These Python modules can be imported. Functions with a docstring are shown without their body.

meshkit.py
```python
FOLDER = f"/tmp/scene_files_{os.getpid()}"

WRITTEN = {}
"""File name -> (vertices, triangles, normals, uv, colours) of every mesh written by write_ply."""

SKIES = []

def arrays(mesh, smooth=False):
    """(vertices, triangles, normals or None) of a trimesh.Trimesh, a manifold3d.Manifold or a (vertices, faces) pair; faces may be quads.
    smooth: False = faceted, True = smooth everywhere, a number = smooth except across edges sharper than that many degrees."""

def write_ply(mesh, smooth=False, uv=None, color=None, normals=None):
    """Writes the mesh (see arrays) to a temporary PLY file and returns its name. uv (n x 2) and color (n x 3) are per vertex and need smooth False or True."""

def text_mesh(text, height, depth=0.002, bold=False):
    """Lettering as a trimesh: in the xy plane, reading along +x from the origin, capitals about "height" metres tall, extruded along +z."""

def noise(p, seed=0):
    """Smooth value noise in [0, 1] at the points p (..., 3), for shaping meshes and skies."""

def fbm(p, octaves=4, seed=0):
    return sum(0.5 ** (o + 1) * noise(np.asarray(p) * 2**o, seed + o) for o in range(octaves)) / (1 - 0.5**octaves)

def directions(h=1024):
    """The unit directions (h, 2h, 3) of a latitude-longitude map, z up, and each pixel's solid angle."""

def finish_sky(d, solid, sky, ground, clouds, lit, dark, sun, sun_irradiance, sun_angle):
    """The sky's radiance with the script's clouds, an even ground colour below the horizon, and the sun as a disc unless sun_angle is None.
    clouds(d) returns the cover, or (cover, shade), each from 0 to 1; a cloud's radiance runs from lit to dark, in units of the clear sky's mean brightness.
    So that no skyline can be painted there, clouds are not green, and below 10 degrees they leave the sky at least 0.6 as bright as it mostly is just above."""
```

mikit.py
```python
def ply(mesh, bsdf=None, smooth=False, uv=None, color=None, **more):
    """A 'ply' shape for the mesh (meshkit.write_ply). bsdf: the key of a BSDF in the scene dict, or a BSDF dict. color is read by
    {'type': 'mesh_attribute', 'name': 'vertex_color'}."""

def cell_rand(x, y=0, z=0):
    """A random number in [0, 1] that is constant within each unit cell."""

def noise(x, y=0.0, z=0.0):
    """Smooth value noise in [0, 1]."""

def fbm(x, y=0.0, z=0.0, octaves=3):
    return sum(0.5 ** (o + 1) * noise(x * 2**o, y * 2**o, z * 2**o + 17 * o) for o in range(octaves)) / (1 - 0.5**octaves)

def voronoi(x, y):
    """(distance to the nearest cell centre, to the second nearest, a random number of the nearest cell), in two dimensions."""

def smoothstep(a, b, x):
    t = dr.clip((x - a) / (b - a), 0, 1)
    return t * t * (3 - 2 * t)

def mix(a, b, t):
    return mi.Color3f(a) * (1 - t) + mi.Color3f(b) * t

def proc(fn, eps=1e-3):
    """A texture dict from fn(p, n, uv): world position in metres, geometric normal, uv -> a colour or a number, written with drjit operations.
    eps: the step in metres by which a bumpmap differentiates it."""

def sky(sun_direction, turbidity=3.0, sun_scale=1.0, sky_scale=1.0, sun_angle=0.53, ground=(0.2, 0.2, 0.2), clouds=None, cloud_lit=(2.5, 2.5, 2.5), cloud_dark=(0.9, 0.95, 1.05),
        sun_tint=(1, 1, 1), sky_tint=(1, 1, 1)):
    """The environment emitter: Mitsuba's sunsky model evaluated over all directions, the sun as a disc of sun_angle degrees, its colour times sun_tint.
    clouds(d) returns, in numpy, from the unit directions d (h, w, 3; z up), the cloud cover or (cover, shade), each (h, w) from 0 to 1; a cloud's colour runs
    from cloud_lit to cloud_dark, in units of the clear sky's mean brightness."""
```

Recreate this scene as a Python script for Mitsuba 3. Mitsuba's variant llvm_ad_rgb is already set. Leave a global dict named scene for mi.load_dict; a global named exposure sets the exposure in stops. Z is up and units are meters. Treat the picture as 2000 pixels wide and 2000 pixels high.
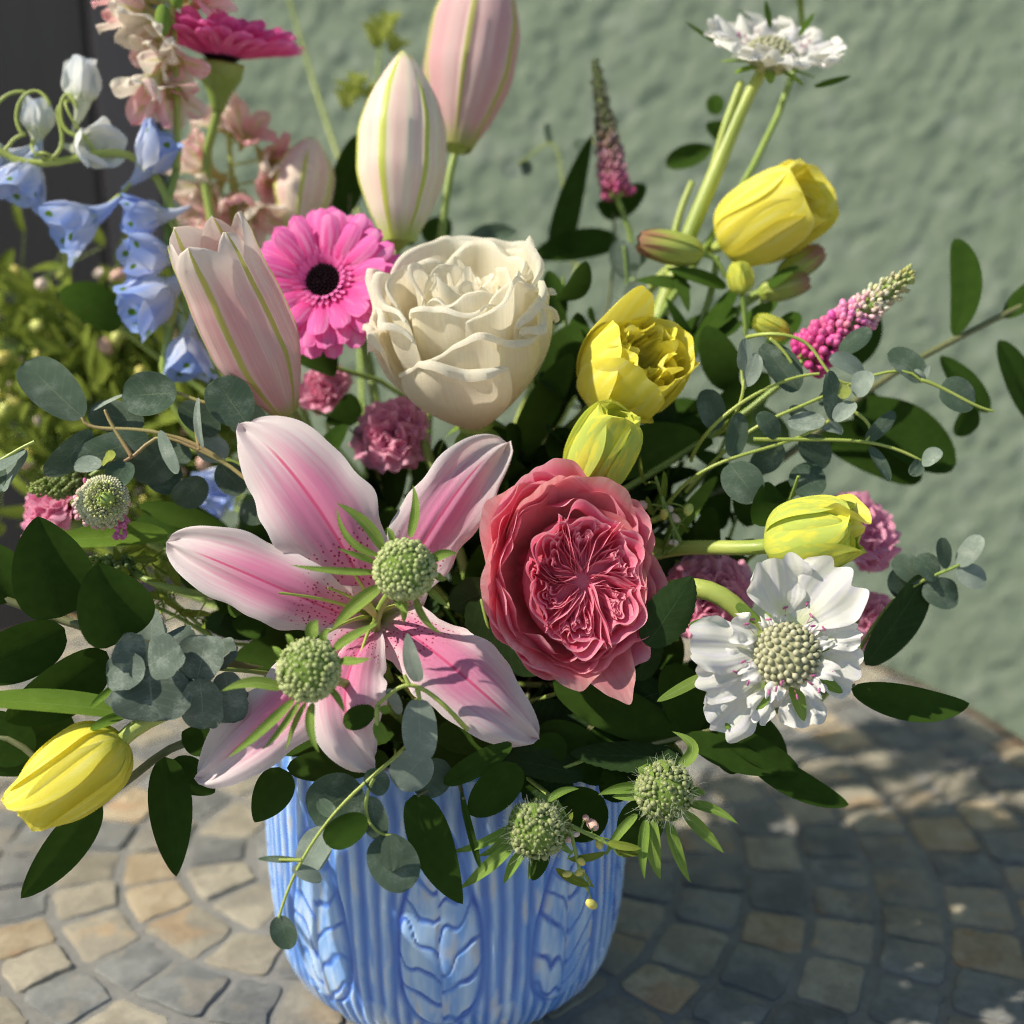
import math, random
import numpy as np, trimesh, drjit as dr, mitsuba as mi, mikit, meshkit
from mikit import proc, noise, fbm, voronoi, cell_rand, smoothstep, mix
T4 = mi.ScalarTransform4f
scene, labels = {}, {}
rng = np.random.default_rng(7)

# ---------------------------------------------------------------- camera, daylight, exposure
TZ = 0.74                                   # table top height
CAM = np.array([0.0, 0.0, TZ + 0.43])
PITCH, FOV = math.radians(16.0), 45.0
R_ = np.array([1.0, 0, 0]); F_ = np.array([0, math.cos(PITCH), -math.sin(PITCH)]); U_ = np.array([0, math.sin(PITCH), math.cos(PITCH)])
scene['camera'] = {'type': 'thinlens', 'fov': FOV, 'fov_axis': 'x', 'aperture_radius': 0.0052, 'focus_distance': 0.55, 'near_clip': 0.05, 'far_clip': 200.0,
                   'to_world': T4().look_at(origin=CAM.tolist(), target=(CAM + F_).tolist(), up=[0, 0, 1])}
scene['sky'] = mikit.sky([-0.70, -0.18, 0.69], turbidity=3, sun_angle=0.8, sun_tint=(0.90, 1.0, 1.13), sky_scale=0.9, sky_tint=(1.13, 1.0, .82))
exposure = 2.08
TK = math.tan(math.radians(FOV / 2)) / 1000.0

def P(x, y, d):                             # a point of the place from its direction and its own distance
    return CAM + d * (F_ + R_ * (x - 1000) * TK + U_ * (1000 - y) * TK)
def D(r, u, t):                             # direction: right, up, towards the viewer
    v = R_ * r + U_ * u - F_ * t
    return v / np.linalg.norm(v)
def unit(v): return np.asarray(v, float) / (np.linalg.norm(v) + 1e-12)

# ---------------------------------------------------------------- materials
def rgb(*c): return {'type': 'rgb', 'value': list(c)}
def thin(fn, rough=0.5, dt=0.7, eta=1.4): return {'type': 'principledthin', 'base_color': proc(fn) if callable(fn) else rgb(*fn), 'roughness': rough, 'diff_trans': dt, 'eta': eta, 'spec_trans': 0.0}
def solid(fn, rough=0.5, **k): return {'type': 'twosided', 'bsdf': {'type': 'principled', 'base_color': proc(fn) if callable(fn) else rgb(*fn), 'roughness': rough, **k}}
def split(uv):
    i = dr.floor(uv.x)
    return uv.x - i, uv.y, i
def lily_c(p, n, uv):
    u, v, i = split(uv); t = dr.abs(2 * u - 1)
    st = noise(u * 55 + i, v * 5)
    pk = smoothstep(1.04, 0.22, t + 0.16 * (st - 0.5)) * smoothstep(1.02, 0.58, v + 0.12 * (st - 0.5)) * smoothstep(0.02, 0.2, v)
    c = mix((.82, .74, .77), (.80, .24, .46), pk * 0.92)
    c = mix(c, (.74, .10, .26), smoothstep(0.05, 0.012, t) * smoothstep(0.93, 0.8, v) * smoothstep(.05, .2, v) * 0.85)
    f1, f2, r = voronoi(u * 17 + i * 3.1, v * 40)
    c = mix(c, (.42, .03, .10), smoothstep(0.25, 0.17, f1) * smoothstep(.42, .5, r) * smoothstep(.46, .34, v) * smoothstep(.06, .14, v) * smoothstep(.84, .70, t))
    return mix(c, (.50, .58, .16), smoothstep(.13, .03, v) * .85)
def bud_c(p, n, uv):
    u, v, i = split(uv); t = dr.abs(2 * u - 1)
    st = noise(u * 46 + i, v * 3)
    c = mix((.77, .69, .55), (.74, .50, .49), smoothstep(.25, .85, st) * .75 * smoothstep(1.05, .8, v))
    c = mix(c, (.70, .30, .36), smoothstep(.12, .3, t) * smoothstep(.62, .40, t) * .32 * smoothstep(.1, .4, v))
    c = mix(c, (.48, .54, .09), smoothstep(.125, .05, t))
    return mix(c, (.40, .50, .08), smoothstep(.16, 0.0, v) * .9 + smoothstep(.93, 1., v) * .6)
def budpink_c(p, n, uv):
    u, v, i = split(uv); t = dr.abs(2 * u - 1)
    st = fbm(u * 60 + i, v * 4)
    c = mix((.84, .77, .72), (.80, .50, .52), smoothstep(.1, .9, st + .2) * smoothstep(1.0, .62, v) * .8)
    c = mix(c, (.70, .25, .34), smoothstep(.08, .2, t) * smoothstep(.6, .36, t) * .35 * smoothstep(.95, .6, v))
    c = mix(c, (.55, .57, .18), smoothstep(.10, .05, t))
    return mix(c, (.45, .52, .12), smoothstep(.12, 0.0, v) * .8)
def gerb_c(p, n, uv):
    u, v, i = split(uv)
    st = noise(u * 9 + i, v * 2)
    c = mix((.80, .08, .34), (.88, .22, .58), smoothstep(.1, .9, v) * .8 + .2 * cell_rand(i))
    return mix(c, (.93, .44, .74), smoothstep(.4, .9, st) * .6)
def wrose_c(p, n, uv):
    u, v, i = split(uv); t = dr.abs(2 * u - 1)
    st = noise(u * 30 + i, v * 3)
    c = mix((.87, .77, .60), (.90, .87, .74), smoothstep(.1, .6, v))
    c = mix(c, (.88, .87, .78), smoothstep(.86, .97, v))
    c = mix(c, (.80, .68, .50), smoothstep(.35, .8, noise(u * 75 + i, v * 5)) * .22)
    return mix(c, (.82, .72, .54), st * .2)
def prose_c(p, n, uv):
    u, v, i = split(uv)
    st = noise(u * 30 + i, v * 3)
    c = mix((.89, .21, .26), (.90, .23, .40), smoothstep(.2, .9, v))
    c = mix(c, (.91, .54, .60), smoothstep(.84, .99, v) * .75)
    return mix(c, (.82, .19, .29), st * .35)
def prose_out_c(p, n, uv):
    u, v, i = split(uv)
    st = noise(u * 26 + i, v * 4)
    c = mix((.90, .40, .33), (.90, .34, .42), v)
    c = mix(c, (.88, .58, .54), smoothstep(.85, .99, v) * .6)
    return mix(c, (.78, .25, .27), smoothstep(.4, .8, st) * .4)
def yell_c(p, n, uv):
    u, v, i = split(uv); t = dr.abs(2 * u - 1)
    st = noise(u * 24 + i, v * 3)
    c = mix((.88, .79, .10), (.90, .85, .18), st)
    c = mix(c, (.60, .66, .08), smoothstep(.24, .0, v) * .7 + smoothstep(.10, .02, t) * .12)
    return mix(c, (.92, .90, .38), smoothstep(.5, .9, st) * .35)
def ygreen_c(p, n, uv):
    u, v, i = split(uv); t = dr.abs(2 * u - 1)
    st = fbm(u * 16 + i, v * 6)
    c = mix((.80, .78, .12), (.58, .68, .15), smoothstep(.35, .65, st))
    return mix(c, (.42, .56, .12), smoothstep(.4, .0, v) * .6)
def delph_c(p, n, uv):
    u, v, i = split(uv); t = dr.abs(2 * u - 1)
    st = noise(u * 14 + i, v * 3); k = cell_rand(i, 3)
    c = mix((.72, .76, .88), (.32, .46, .88), smoothstep(.35, 1.0, v * .55 + st * .35 + k * .35))
    c = mix(c, (.78, .80, .82), smoothstep(.55, .9, t) * .5)
    c = mix(c, (.60, .66, .50), smoothstep(.22, 0, v))
    dd = dr.sqrt(dr.square((u - .5) * 2.2) + dr.square((v - .83) * 2.6))
    return mix(c, (.12, .24, .03), smoothstep(.19, .12, dd))
def delphw_c(p, n, uv):
    u, v, i = split(uv)
    st = noise(u * 14 + i, v * 3)
    c = mix((.80, .82, .80), (.60, .68, .84), smoothstep(.5, .95, v * .5 + st * .5))
    return mix(c, (.62, .68, .36), smoothstep(.45, 0, v) * .8)
def lark_c(p, n, uv):
    u, v, i = split(uv); t = dr.abs(2 * u - 1)
    st = noise(u * 12 + i, v * 3); k = cell_rand(i, 5)
    c = mix((.88, .83, .74), (.88, .52, .56), smoothstep(.35, .85, k * .7 + st * .5))
    c = mix(c, (.55, .55, .14), smoothstep(.18, .04, t) * smoothstep(.95, .5, v) * .8)
    return mix(c, (.55, .58, .20), smoothstep(.3, 0, v) * .7)
def scab_c(p, n, uv):
    u, v, i = split(uv); t = dr.abs(2 * u - 1)
    st = noise(u * 20 + i, v * 3)
    c = mix((.86, .86, .82), (.78, .76, .86), smoothstep(.4, .9, st) * .7)
    return mix(c, (.66, .72, .40), smoothstep(.5, .0, v) * smoothstep(.7, .1, t) * .75)
def carn_c(p, n, uv):
    u, v, i = split(uv)
    st = noise(u * 22 + i, v * 3)
    c = mix((.80, .28, .46), (.87, .45, .62), smoothstep(.2, .9, v) * .7 + .3 * cell_rand(i))
    return mix(c, (.90, .62, .74), smoothstep(.6, .9, st) * .5)
def leaf_fn(lo, hi, rib, vein=.35, ribw=.035):
    def fn(p, n, uv):
        u, v, i = split(uv); t = dr.abs(2 * u - 1)
        nz = fbm(p.x * 260, p.y * 260, p.z * 260)
        c = mix(lo, hi, dr.clip(nz * .7 + cell_rand(i) * .45 - .05, 0, 1))
        w = dr.abs(v * 9 - t * 2.2 + 20); w = w - dr.floor(w)
        c = mix(c, rib, vein * smoothstep(.10, .03, dr.abs(w - .5)) * smoothstep(1., .7, t))
        return mix(c, rib, smoothstep(ribw, ribw * .4, t) * smoothstep(1., .75, v))
    return fn
def euc_fn(lo, hi, rib, dust):
    def fn(p, n, uv):
        u, v, i = split(uv); t = dr.abs(2 * u - 1)
        nz = fbm(p.x * 150, p.y * 150, p.z * 150)
        fine = noise(p.x * 1500, p.y * 1500, p.z * 1500)
        c = mix(lo, hi, dr.clip(nz * .6 + cell_rand(i) * .5, 0, 1))
        c = mix(c, dust, smoothstep(.45, .85, nz * .75 + fine * .25) * .5)
        w = dr.abs(v * 7 - t * 1.6 + 20); w = w - dr.floor(w)
        c = mix(c, rib, .10 * smoothstep(.10, .03, dr.abs(w - .5)) * smoothstep(1., .7, t))
        c = mix(c, rib, smoothstep(.035, .012, t) * smoothstep(.95, .4, v) * .35)
        return mix(c, rib, smoothstep(.96, 1.0, t) * .5)
    return fn
M = scene
M['m_lily'] = thin(lily_c, .5, .75)
M['m_bud'] = solid(bud_c, .42); M['m_budpink'] = thin(budpink_c, .45, .6)
M['m_gerb'] = thin(gerb_c, .5, .6)
M['m_wrose'] = thin(wrose_c, .5, .95)
M['m_prose'] = thin(prose_c, .5, .8); M['m_prose_out'] = thin(prose_out_c, .5, 1.0)
M['m_yell'] = thin(yell_c, .38, .65); M['m_ygreen'] = thin(ygreen_c, .38, .6)
M['m_delph'] = thin(delph_c, .5, .7); M['m_delphw'] = thin(delphw_c, .5, .7); M['m_lark'] = thin(lark_c, .5, .8)
M['m_scab'] = thin(scab_c, .5, .7); M['m_carn'] = thin(carn_c, .55, .7)
M['m_ruscus'] = thin(leaf_fn((.026, .058, .010), (.050, .098, .018), (.040, .080, .018), .12, .02), .30, .5)
M['m_freshleaf'] = thin(leaf_fn((.05, .11, .014), (.09, .16, .03), (.10, .17, .04), .1, .02), .34, .6)
M['m_roseleaf'] = thin(leaf_fn((.020, .044, .014), (.042, .078, .028), (.06, .10, .045), .3, .025), .5, .35)
M['m_tulipleaf'] = thin(leaf_fn((.13, .24, .03), (.20, .32, .06), (.24, .36, .1), .0, .02), .45, .7)
M['m_euc'] = thin(euc_fn((.055, .095, .065), (.12, .17, .125), (.28, .34, .18), (.26, .32, .28)), .5, .4)
M['m_eucsilver'] = thin(euc_fn((.17, .23, .195), (.31, .37, .32), (.45, .50, .38), (.50, .56, .50)), .5, .4)
M['m_eucbaby'] = thin(euc_fn((.075, .105, .085), (.17, .215, .18), (.34, .39, .32), (.40, .46, .42)), .5, .35)
M['m_euclime'] = thin(euc_fn((.35, .42, .08), (.48, .55, .14), (.5, .56, .2), (.5, .55, .3)), .45, .8)
M['m_bract'] = thin(leaf_fn((.16, .28, .05), (.27, .39, .09), (.36, .46, .18), .0, .05), .36, .6)
M['m_filler'] = thin(leaf_fn((.14, .20, .03), (.26, .32, .06), (.3, .36, .1), .0, .05), .5, .7)
M['m_stem'] = solid(lambda p, n, uv: mix((.16, .26, .05), (.30, .40, .09), noise(p.x * 90, p.y * 90, p.z * 30)), .42)
M['m_stemlime'] = solid(lambda p, n, uv: mix((.28, .37, .07), (.42, .49, .12), noise(p.x * 90, p.y * 90, p.z * 30)), .42)
M['m_twig'] = solid(lambda p, n, uv: mix((.34, .19, .11), (.30, .30, .10), noise(p.x * 60, p.y * 60, p.z * 60)), .5)
M['m_woody'] = solid(lambda p, n, uv: mix((.11, .13, .05), (.17, .18, .08), noise(p.x * 90, p.y * 90, p.z * 30)), .45)
M['m_bead'] = solid((.5, .5, .5), .5); M['m_bead']['bsdf']['base_color'] = {'type': 'mesh_attribute', 'name': 'vertex_color'}
M['m_hair'] = thin((.62, .68, .52), .6, .9)
M['m_dark'] = solid((.014, .006, .010), .8, specular=.1)

# ---------------------------------------------------------------- naming
def key_for(name, parent=None):
    base = f'{parent}__{name}' if parent else name
    k, i = base, 0
    while k in scene or k in labels or k in reserved: i += 1; k = f'{base}_{i:03d}'
    reserved.add(k)
    return k
reserved = set()
def thing(name, label, cat, group=None):
    k = key_for(name); labels[k] = {'label': label, 'category': cat}
    if group: labels[k]['group'] = group
    return k
def put(name, mesh, mat, parent=None, smooth=True, color=None, kind=None, label=None, **more):
    """One shape of the scene. mesh: (V, F) or (V, F, UV) or a trimesh."""
    k = key_for(name, parent)
    uv = None
    if isinstance(mesh, tuple):
        if len(mesh) == 3: uv = mesh[2]
        mesh = trimesh.Trimesh(mesh[0], mesh[1], process=False)
    scene[k] = mikit.ply(mesh, mat, smooth=smooth, uv=uv, color=color, **more)
    if kind: labels.setdefault(k, {})['kind'] = kind
    if label: labels.setdefault(k, {})['label'] = label
    return k

# ---------------------------------------------------------------- shape tools
PID = [0]
def quads(nv, nu, wrap=False):
    i, j = np.meshgrid(np.arange(nv - 1), np.arange(nu if wrap else nu - 1), indexing='ij')
    j2 = (j + 1) % nu
    a, b, c, d = i * nu + j, i * nu + j2, (i + 1) * nu + j2, (i + 1) * nu + j
    return np.concatenate([np.stack([a, b, c], -1).reshape(-1, 3), np.stack([a, c, d], -1).reshape(-1, 3)])
def sheet(G, u, v):
    """(V, F, UV) of a grid of points G (nv, nu, 3)."""
    nv, nu = G.shape[:2]
    PID[0] = (PID[0] + 1) % 997
    uv = np.stack([np.broadcast_to(PID[0] + .005 + .99 * (u + 1) / 2, (nv, nu)), np.broadcast_to(v[:, None], (nv, nu))], -1).reshape(-1, 2)
    return G.reshape(-1, 3), quads(nv, nu), uv
def join(ms):
    V, F, UV, o = [], [], [], 0
    for m in ms:
        V.append(m[0]); F.append(m[1] + o); o += len(m[0])
        if len(m) > 2: UV.append(m[2])
    return (np.vstack(V), np.vstack(F)) + ((np.vstack(UV),) if UV else ())
def prof(v, a, b):
    w = np.clip(v, 0, 1) ** a * np.clip(1 - v, 0, 1) ** b
    m = a / (a + b)
    return w / (m ** a * (1 - m) ** b)
def spacing(n): s = np.linspace(0, 1, n); return .55 * s + .45 * (1 - np.cos(np.pi * s)) / 2
def catmull(pts, n):
    p = np.asarray(pts, float)
    if len(p) == 2: return p[0] + (p[1] - p[0]) * np.linspace(0, 1, n)[:, None]
    from scipy.interpolate import CubicSpline
    s = np.r_[0, np.cumsum(np.linalg.norm(np.diff(p, axis=0), axis=1) ** .7)]
    return CubicSpline(s, p)(np.linspace(0, s[-1], n))
def tube(pts, r, n=14, sides=8, cap=True):
    c = catmull(pts, n); r = np.interp(np.linspace(0, 1, n), np.linspace(0, 1, len(np.atleast_1d(r))), np.atleast_1d(r))
    t = np.gradient(c, axis=0); t /= np.linalg.norm(t, axis=1, keepdims=True) + 1e-12
    a = np.cross(t[0], [0.3, 0.2, 1.0] if abs(t[0][2]) < .9 else [1, 0, .2]); A = []
    for k in range(n):
        a = a - t[k] * (a @ t[k]); a = unit(a); A.append(a)
    A = np.array(A); B = np.cross(t, A); g = np.arange(sides) * 2 * np.pi / sides
    G = c[:, None] + r[:, None, None] * (np.cos(g)[None, :, None] * A[:, None] + np.sin(g)[None, :, None] * B[:, None])
    V, F = G.reshape(-1, 3), quads(n, sides, True)
    if cap:
        V = np.vstack([V, c[:1], c[-1:]]); m = n * sides; j = np.arange(sides); j2 = (j + 1) % sides
        F = np.vstack([F, np.stack([j2, j, np.full(sides, m)], 1), np.stack([(n - 1) * sides + j, (n - 1) * sides + j2, np.full(sides, m + 1)], 1)])
    return V, F
def blade(base, tip, w, ab=(.55, .75), n=None, bow=0, side=0, curl=0, cup=0, fold=0, ruf=0, rk=3, lobes=0, serr=0, nu=9, nv=18, seed=0, twist=0, path=None, w0=0, wav=0, groove=0, ribs=0, fan=None):
    """A leaf or petal between two points of the place: a midrib with a real curve, strips of width either side of it."""
    base, tip = np.asarray(base, float), np.asarray(tip, float)
    if serr: nv = max(nv, 44)
    v = spacing(nv); n = unit(n); L = np.linalg.norm(tip - base)
    if path is not None:
        c = catmull([base, *path, tip], nv)
    else:
        S0 = unit(np.cross(unit(tip - base), n)); N0 = np.cross(S0, unit(tip - base))
        k = 4 * v * (1 - v)
        c = base + (tip - base) * v[:, None] + N0 * (bow * k - curl * v ** 3)[:, None] + S0 * (side * k)[:, None]
    t = np.gradient(c, axis=0); t /= np.linalg.norm(t, axis=1, keepdims=True) + 1e-12
    S = np.cross(t, n); S /= np.linalg.norm(S, axis=1, keepdims=True) + 1e-9; N = np.cross(S, t)
    if twist:
        a = twist * v[:, None]; S, N = S * np.cos(a) + N * np.sin(a), N * np.cos(a) - S * np.sin(a)
    W = w * np.maximum(prof(v, *ab), w0 * (1 - v))
    if serr: W = W * (1 + serr * ((v * 15 % 1) - .5) * (v < .97))
    u = np.linspace(-1, 1, nu); h = np.random.default_rng(seed + 1)
    ph = h.random(4) * 6.3
    x = u[None, :] * W[:, None]
    if fan:
        Wf = w * (fan[0] + (1 - fan[0]) * np.sin(np.pi / 2 * np.minimum(v / .75, 1))) * (1 - .10 * v ** 5)
        x = u[None, :] * Wf[:, None]
    if wav: x = x * (1 + wav * np.where(u[None, :] > 0, np.sin(v[:, None] * 17 + ph[0]) + .6 * np.sin(v[:, None] * 31 + ph[1]), np.sin(v[:, None] * 15 + ph[2]) + .6 * np.sin(v[:, None] * 33 + ph[3])) * np.abs(u)[None, :] ** 2 * np.sin(np.pi * np.clip(v, .12, .97))[:, None])
    off = cup * x ** 2 / max(w, 1e-6) + fold * np.abs(x)
    if ruf:
        q = np.sin(rk * 2 * np.pi * v[:, None] + ph[0] + np.where(u > 0, 1.7, 0)[None, :]) * .6 + np.sin(rk * 3.7 * v[:, None] + ph[1] + u[None, :] * 2.5) * .5
        off = off + ruf * q * (np.abs(u)[None, :] ** 1.6) * np.minimum(1, v[:, None] * 3) + ruf * .5 * np.sin(u[None, :] * 7 + ph[2]) * v[:, None]
    if groove: off = off - groove * np.exp(-(u[None, :] / .09) ** 2) * np.sin(np.pi * np.clip(v, 0, 1))[:, None]
    if ribs: off = off + ribs * np.cos(u[None, :] * 34) * np.sin(np.pi * np.clip(v * .9 + .05, 0, 1))[:, None]
    G = c[:, None] + S[:, None] * x[..., None] + N[:, None] * off[..., None]
    if fan: G = G - t[:, None] * (L * (fan[1] * np.abs(u)[None, :] ** 2.4 - .03 * np.sin(u * 6 + ph[0])[None, :]) * (v[:, None] ** 1.3))[..., None]
    if lobes:
        e = lobes * L * (np.abs(np.sin(u * 1.5 * np.pi + np.pi / 2 + .2 * ph[3])) - .6) + .25 * lobes * L * np.sin(u * 9 + ph[2])
        G = G + t[:, None] * (e[None, :] * (v[:, None] ** 3))[..., None]
    return sheet(G, u, v)
def LF(parent, name, mat, p0, p1, d0, d1, wpx, n=(0, .3, 1), bow=0, side=0, curl=0, path=None, label=None, **k):
    """A leaf from direction and distance at both ends; wpx: full width in the same angular unit."""
    s = TK * (d0 + d1) / 2
    m = blade(P(*p0, d0), P(*p1, d1), wpx * s / 2, n=D(*n), bow=bow * s, side=side * s, curl=curl * s, path=None if path is None else [P(*q) for q in path], seed=len(scene), **{**k, 'ruf': k.get('ruf', 0) * s})
    return put(name, m, mat, parent, label=label)
def petal(L, W, el, ab=(.6, .4), fan=None, rc=0, ruf=0, rk=2, lobes=0, nu=9, nv=13, seed=0, y0=0, z0=0, cup=0, lip=0):
    """A petal in its flower's own frame: it starts at y0 from the axis, z is the axis; el: its slope along its length in degrees (90 = along the axis, below 0 = rolled back)."""
    h = np.random.default_rng(seed); ph = h.random(5) * 6.3
    v = spacing(nv); vf = np.linspace(0, 1.3, 131)
    a = np.radians(np.interp(vf, [e[0] for e in el], [e[1] for e in el]))
    a = np.convolve(np.pad(a, 6, mode='edge'), np.ones(13) / 13, 'valid')
    yy = y0 + np.r_[0, np.cumsum(np.cos(a))[:-1]] * L * .01; zz = z0 + np.r_[0, np.cumsum(np.sin(a))[:-1]] * L * .01
    u = np.linspace(-1, 1, nu)
    vs = v[:, None] * (1 + lobes * (np.abs(np.cos(u * 1.5 * np.pi + ph[3] * .15)) - .6) * v[:, None] ** 2 + np.zeros((1, nu)))
    wv = prof(v, *ab)
    if fan:                                  # (width at the base, rounding of the far corners, point)
        wv = (fan[0] + (1 - fan[0]) * np.sin(np.pi / 2 * np.minimum(v / .72, 1)) ** .9) * (1 - .10 * v ** 5)
        au = np.abs(u + .12 * np.sin(ph[4]) * (1 - u * u))
        vs = vs * (1 - fan[1] * au ** 2.6 + fan[2] * np.exp(-(au / .25) ** 2) + .022 * np.sin(u * 5 + ph[2]) + .010 * np.sin(u * 13 + ph[3]))[None, :] ** np.minimum(1, v[:, None] * 1.3)
    y, z, A = np.interp(vs, vf, yy), np.interp(vs, vf, zz), np.interp(vs, vf, a)
    s = u[None, :] * (W * wv)[:, None]
    if rc: x, off = rc * np.sin(s / rc), rc * (1 - np.cos(s / rc))
    else: x, off = s, cup * s ** 2 / W
    if ruf: off = off + ruf * (np.sin(u[None, :] * rk * 3.1 + ph[0]) * v[:, None] ** 1.5 + .7 * np.sin(v[:, None] * rk * 4.3 + ph[1] + u[None, :] * 2) * np.abs(u)[None, :])
    G = np.stack([x, y - np.sin(A) * off, z + np.cos(A) * off], -1)
    return G, u, v
def frame(axis, up=(0, 0, 1)):
    z = unit(axis); x = np.cross(up, z)
    if np.linalg.norm(x) < .05: x = np.cross([0, 1, 0], z)
    x = unit(x); return np.stack([x, np.cross(z, x), z], 1)
def rotz(a): c, s = math.cos(a), math.sin(a); return np.array([[c, -s, 0], [s, c, 0], [0, 0, 1.0]])
def rotx(a): c, s = math.cos(a), math.sin(a); return np.array([[1.0, 0, 0], [0, c, -s], [0, s, c]])
def setp(g, O, Mx, phi=0, tilt=0):
    G, u, v = g
    return sheet(np.asarray(O) + (G @ (Mx @ rotz(phi) @ rotx(tilt)).T), u, v)
def ico(sub): m = trimesh.creation.icosphere(subdivisions=sub); return np.array(m.vertices), np.array(m.faces)
ICO0, ICO1, ICO2 = ico(0), ico(1), ico(2)
def beads(pos, nrm, r, stretch=1.0, cols=None, base=ICO1):
    pos, nrm = np.asarray(pos), np.asarray(nrm); r = np.broadcast_to(r, (len(pos),))
    V = base[0]; X = np.cross(nrm, [.31, .52, .79]); X /= np.linalg.norm(X, axis=1, keepdims=True); Y = np.cross(nrm, X)
    W = pos[:, None] + r[:, None, None] * (V[None, :, :1] * X[:, None] + V[None, :, 1:2] * Y[:, None] + V[None, :, 2:] * nrm[:, None] * stretch)
    Fs = (base[1][None] + (np.arange(len(pos)) * len(V))[:, None, None]).reshape(-1, 3)
    C = None if cols is None else np.repeat(np.asarray(cols), len(V), axis=0)
    return (W.reshape(-1, 3), Fs), C
def fib(n, zmin=-1.0):
    k = np.arange(n) + .5; z = 1 - (1 - zmin) * k / n; a = k * 2.399963; s = np.sqrt(1 - z * z)
    return np.stack([s * np.cos(a), s * np.sin(a), z], 1)
def blob(O, Mx, rx, ry, rz, mat, name, parent):
    return put(name, (np.asarray(O) + (ICO2[0] * [rx, ry, rz]) @ Mx.T, ICO2[1]), mat, parent)
MOUTH = np.array([-0.035, 0.60, TZ + 0.155])
def stem_to_vase(parent, B, axis, r=.0024, mat='m_stem', bend=.06, n=18):
    """A stalk from the flower's base down into the vase."""
    B = np.asarray(B); j = MOUTH + np.array([rng.uniform(-.045, .045), rng.uniform(-.035, .05), 0])
    d = unit(j - B); q = B - unit(axis) * bend
    m = j + (q - j) * .3 + np.array([0, 0, .02 if bend > .02 else .012])
    return put('stem', tube([B, q, m, j, j * [1, 1, 1] - [0, 0, .09]], [r * .9, r, r, r, r], n, 8), mat, parent)
def spray(parent, pts, r=(.0014, .0010), mat='m_stem', n=16, name='stem'):
    return put(name, tube([P(*q) for q in pts], r, n, 7), mat, parent)

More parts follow.
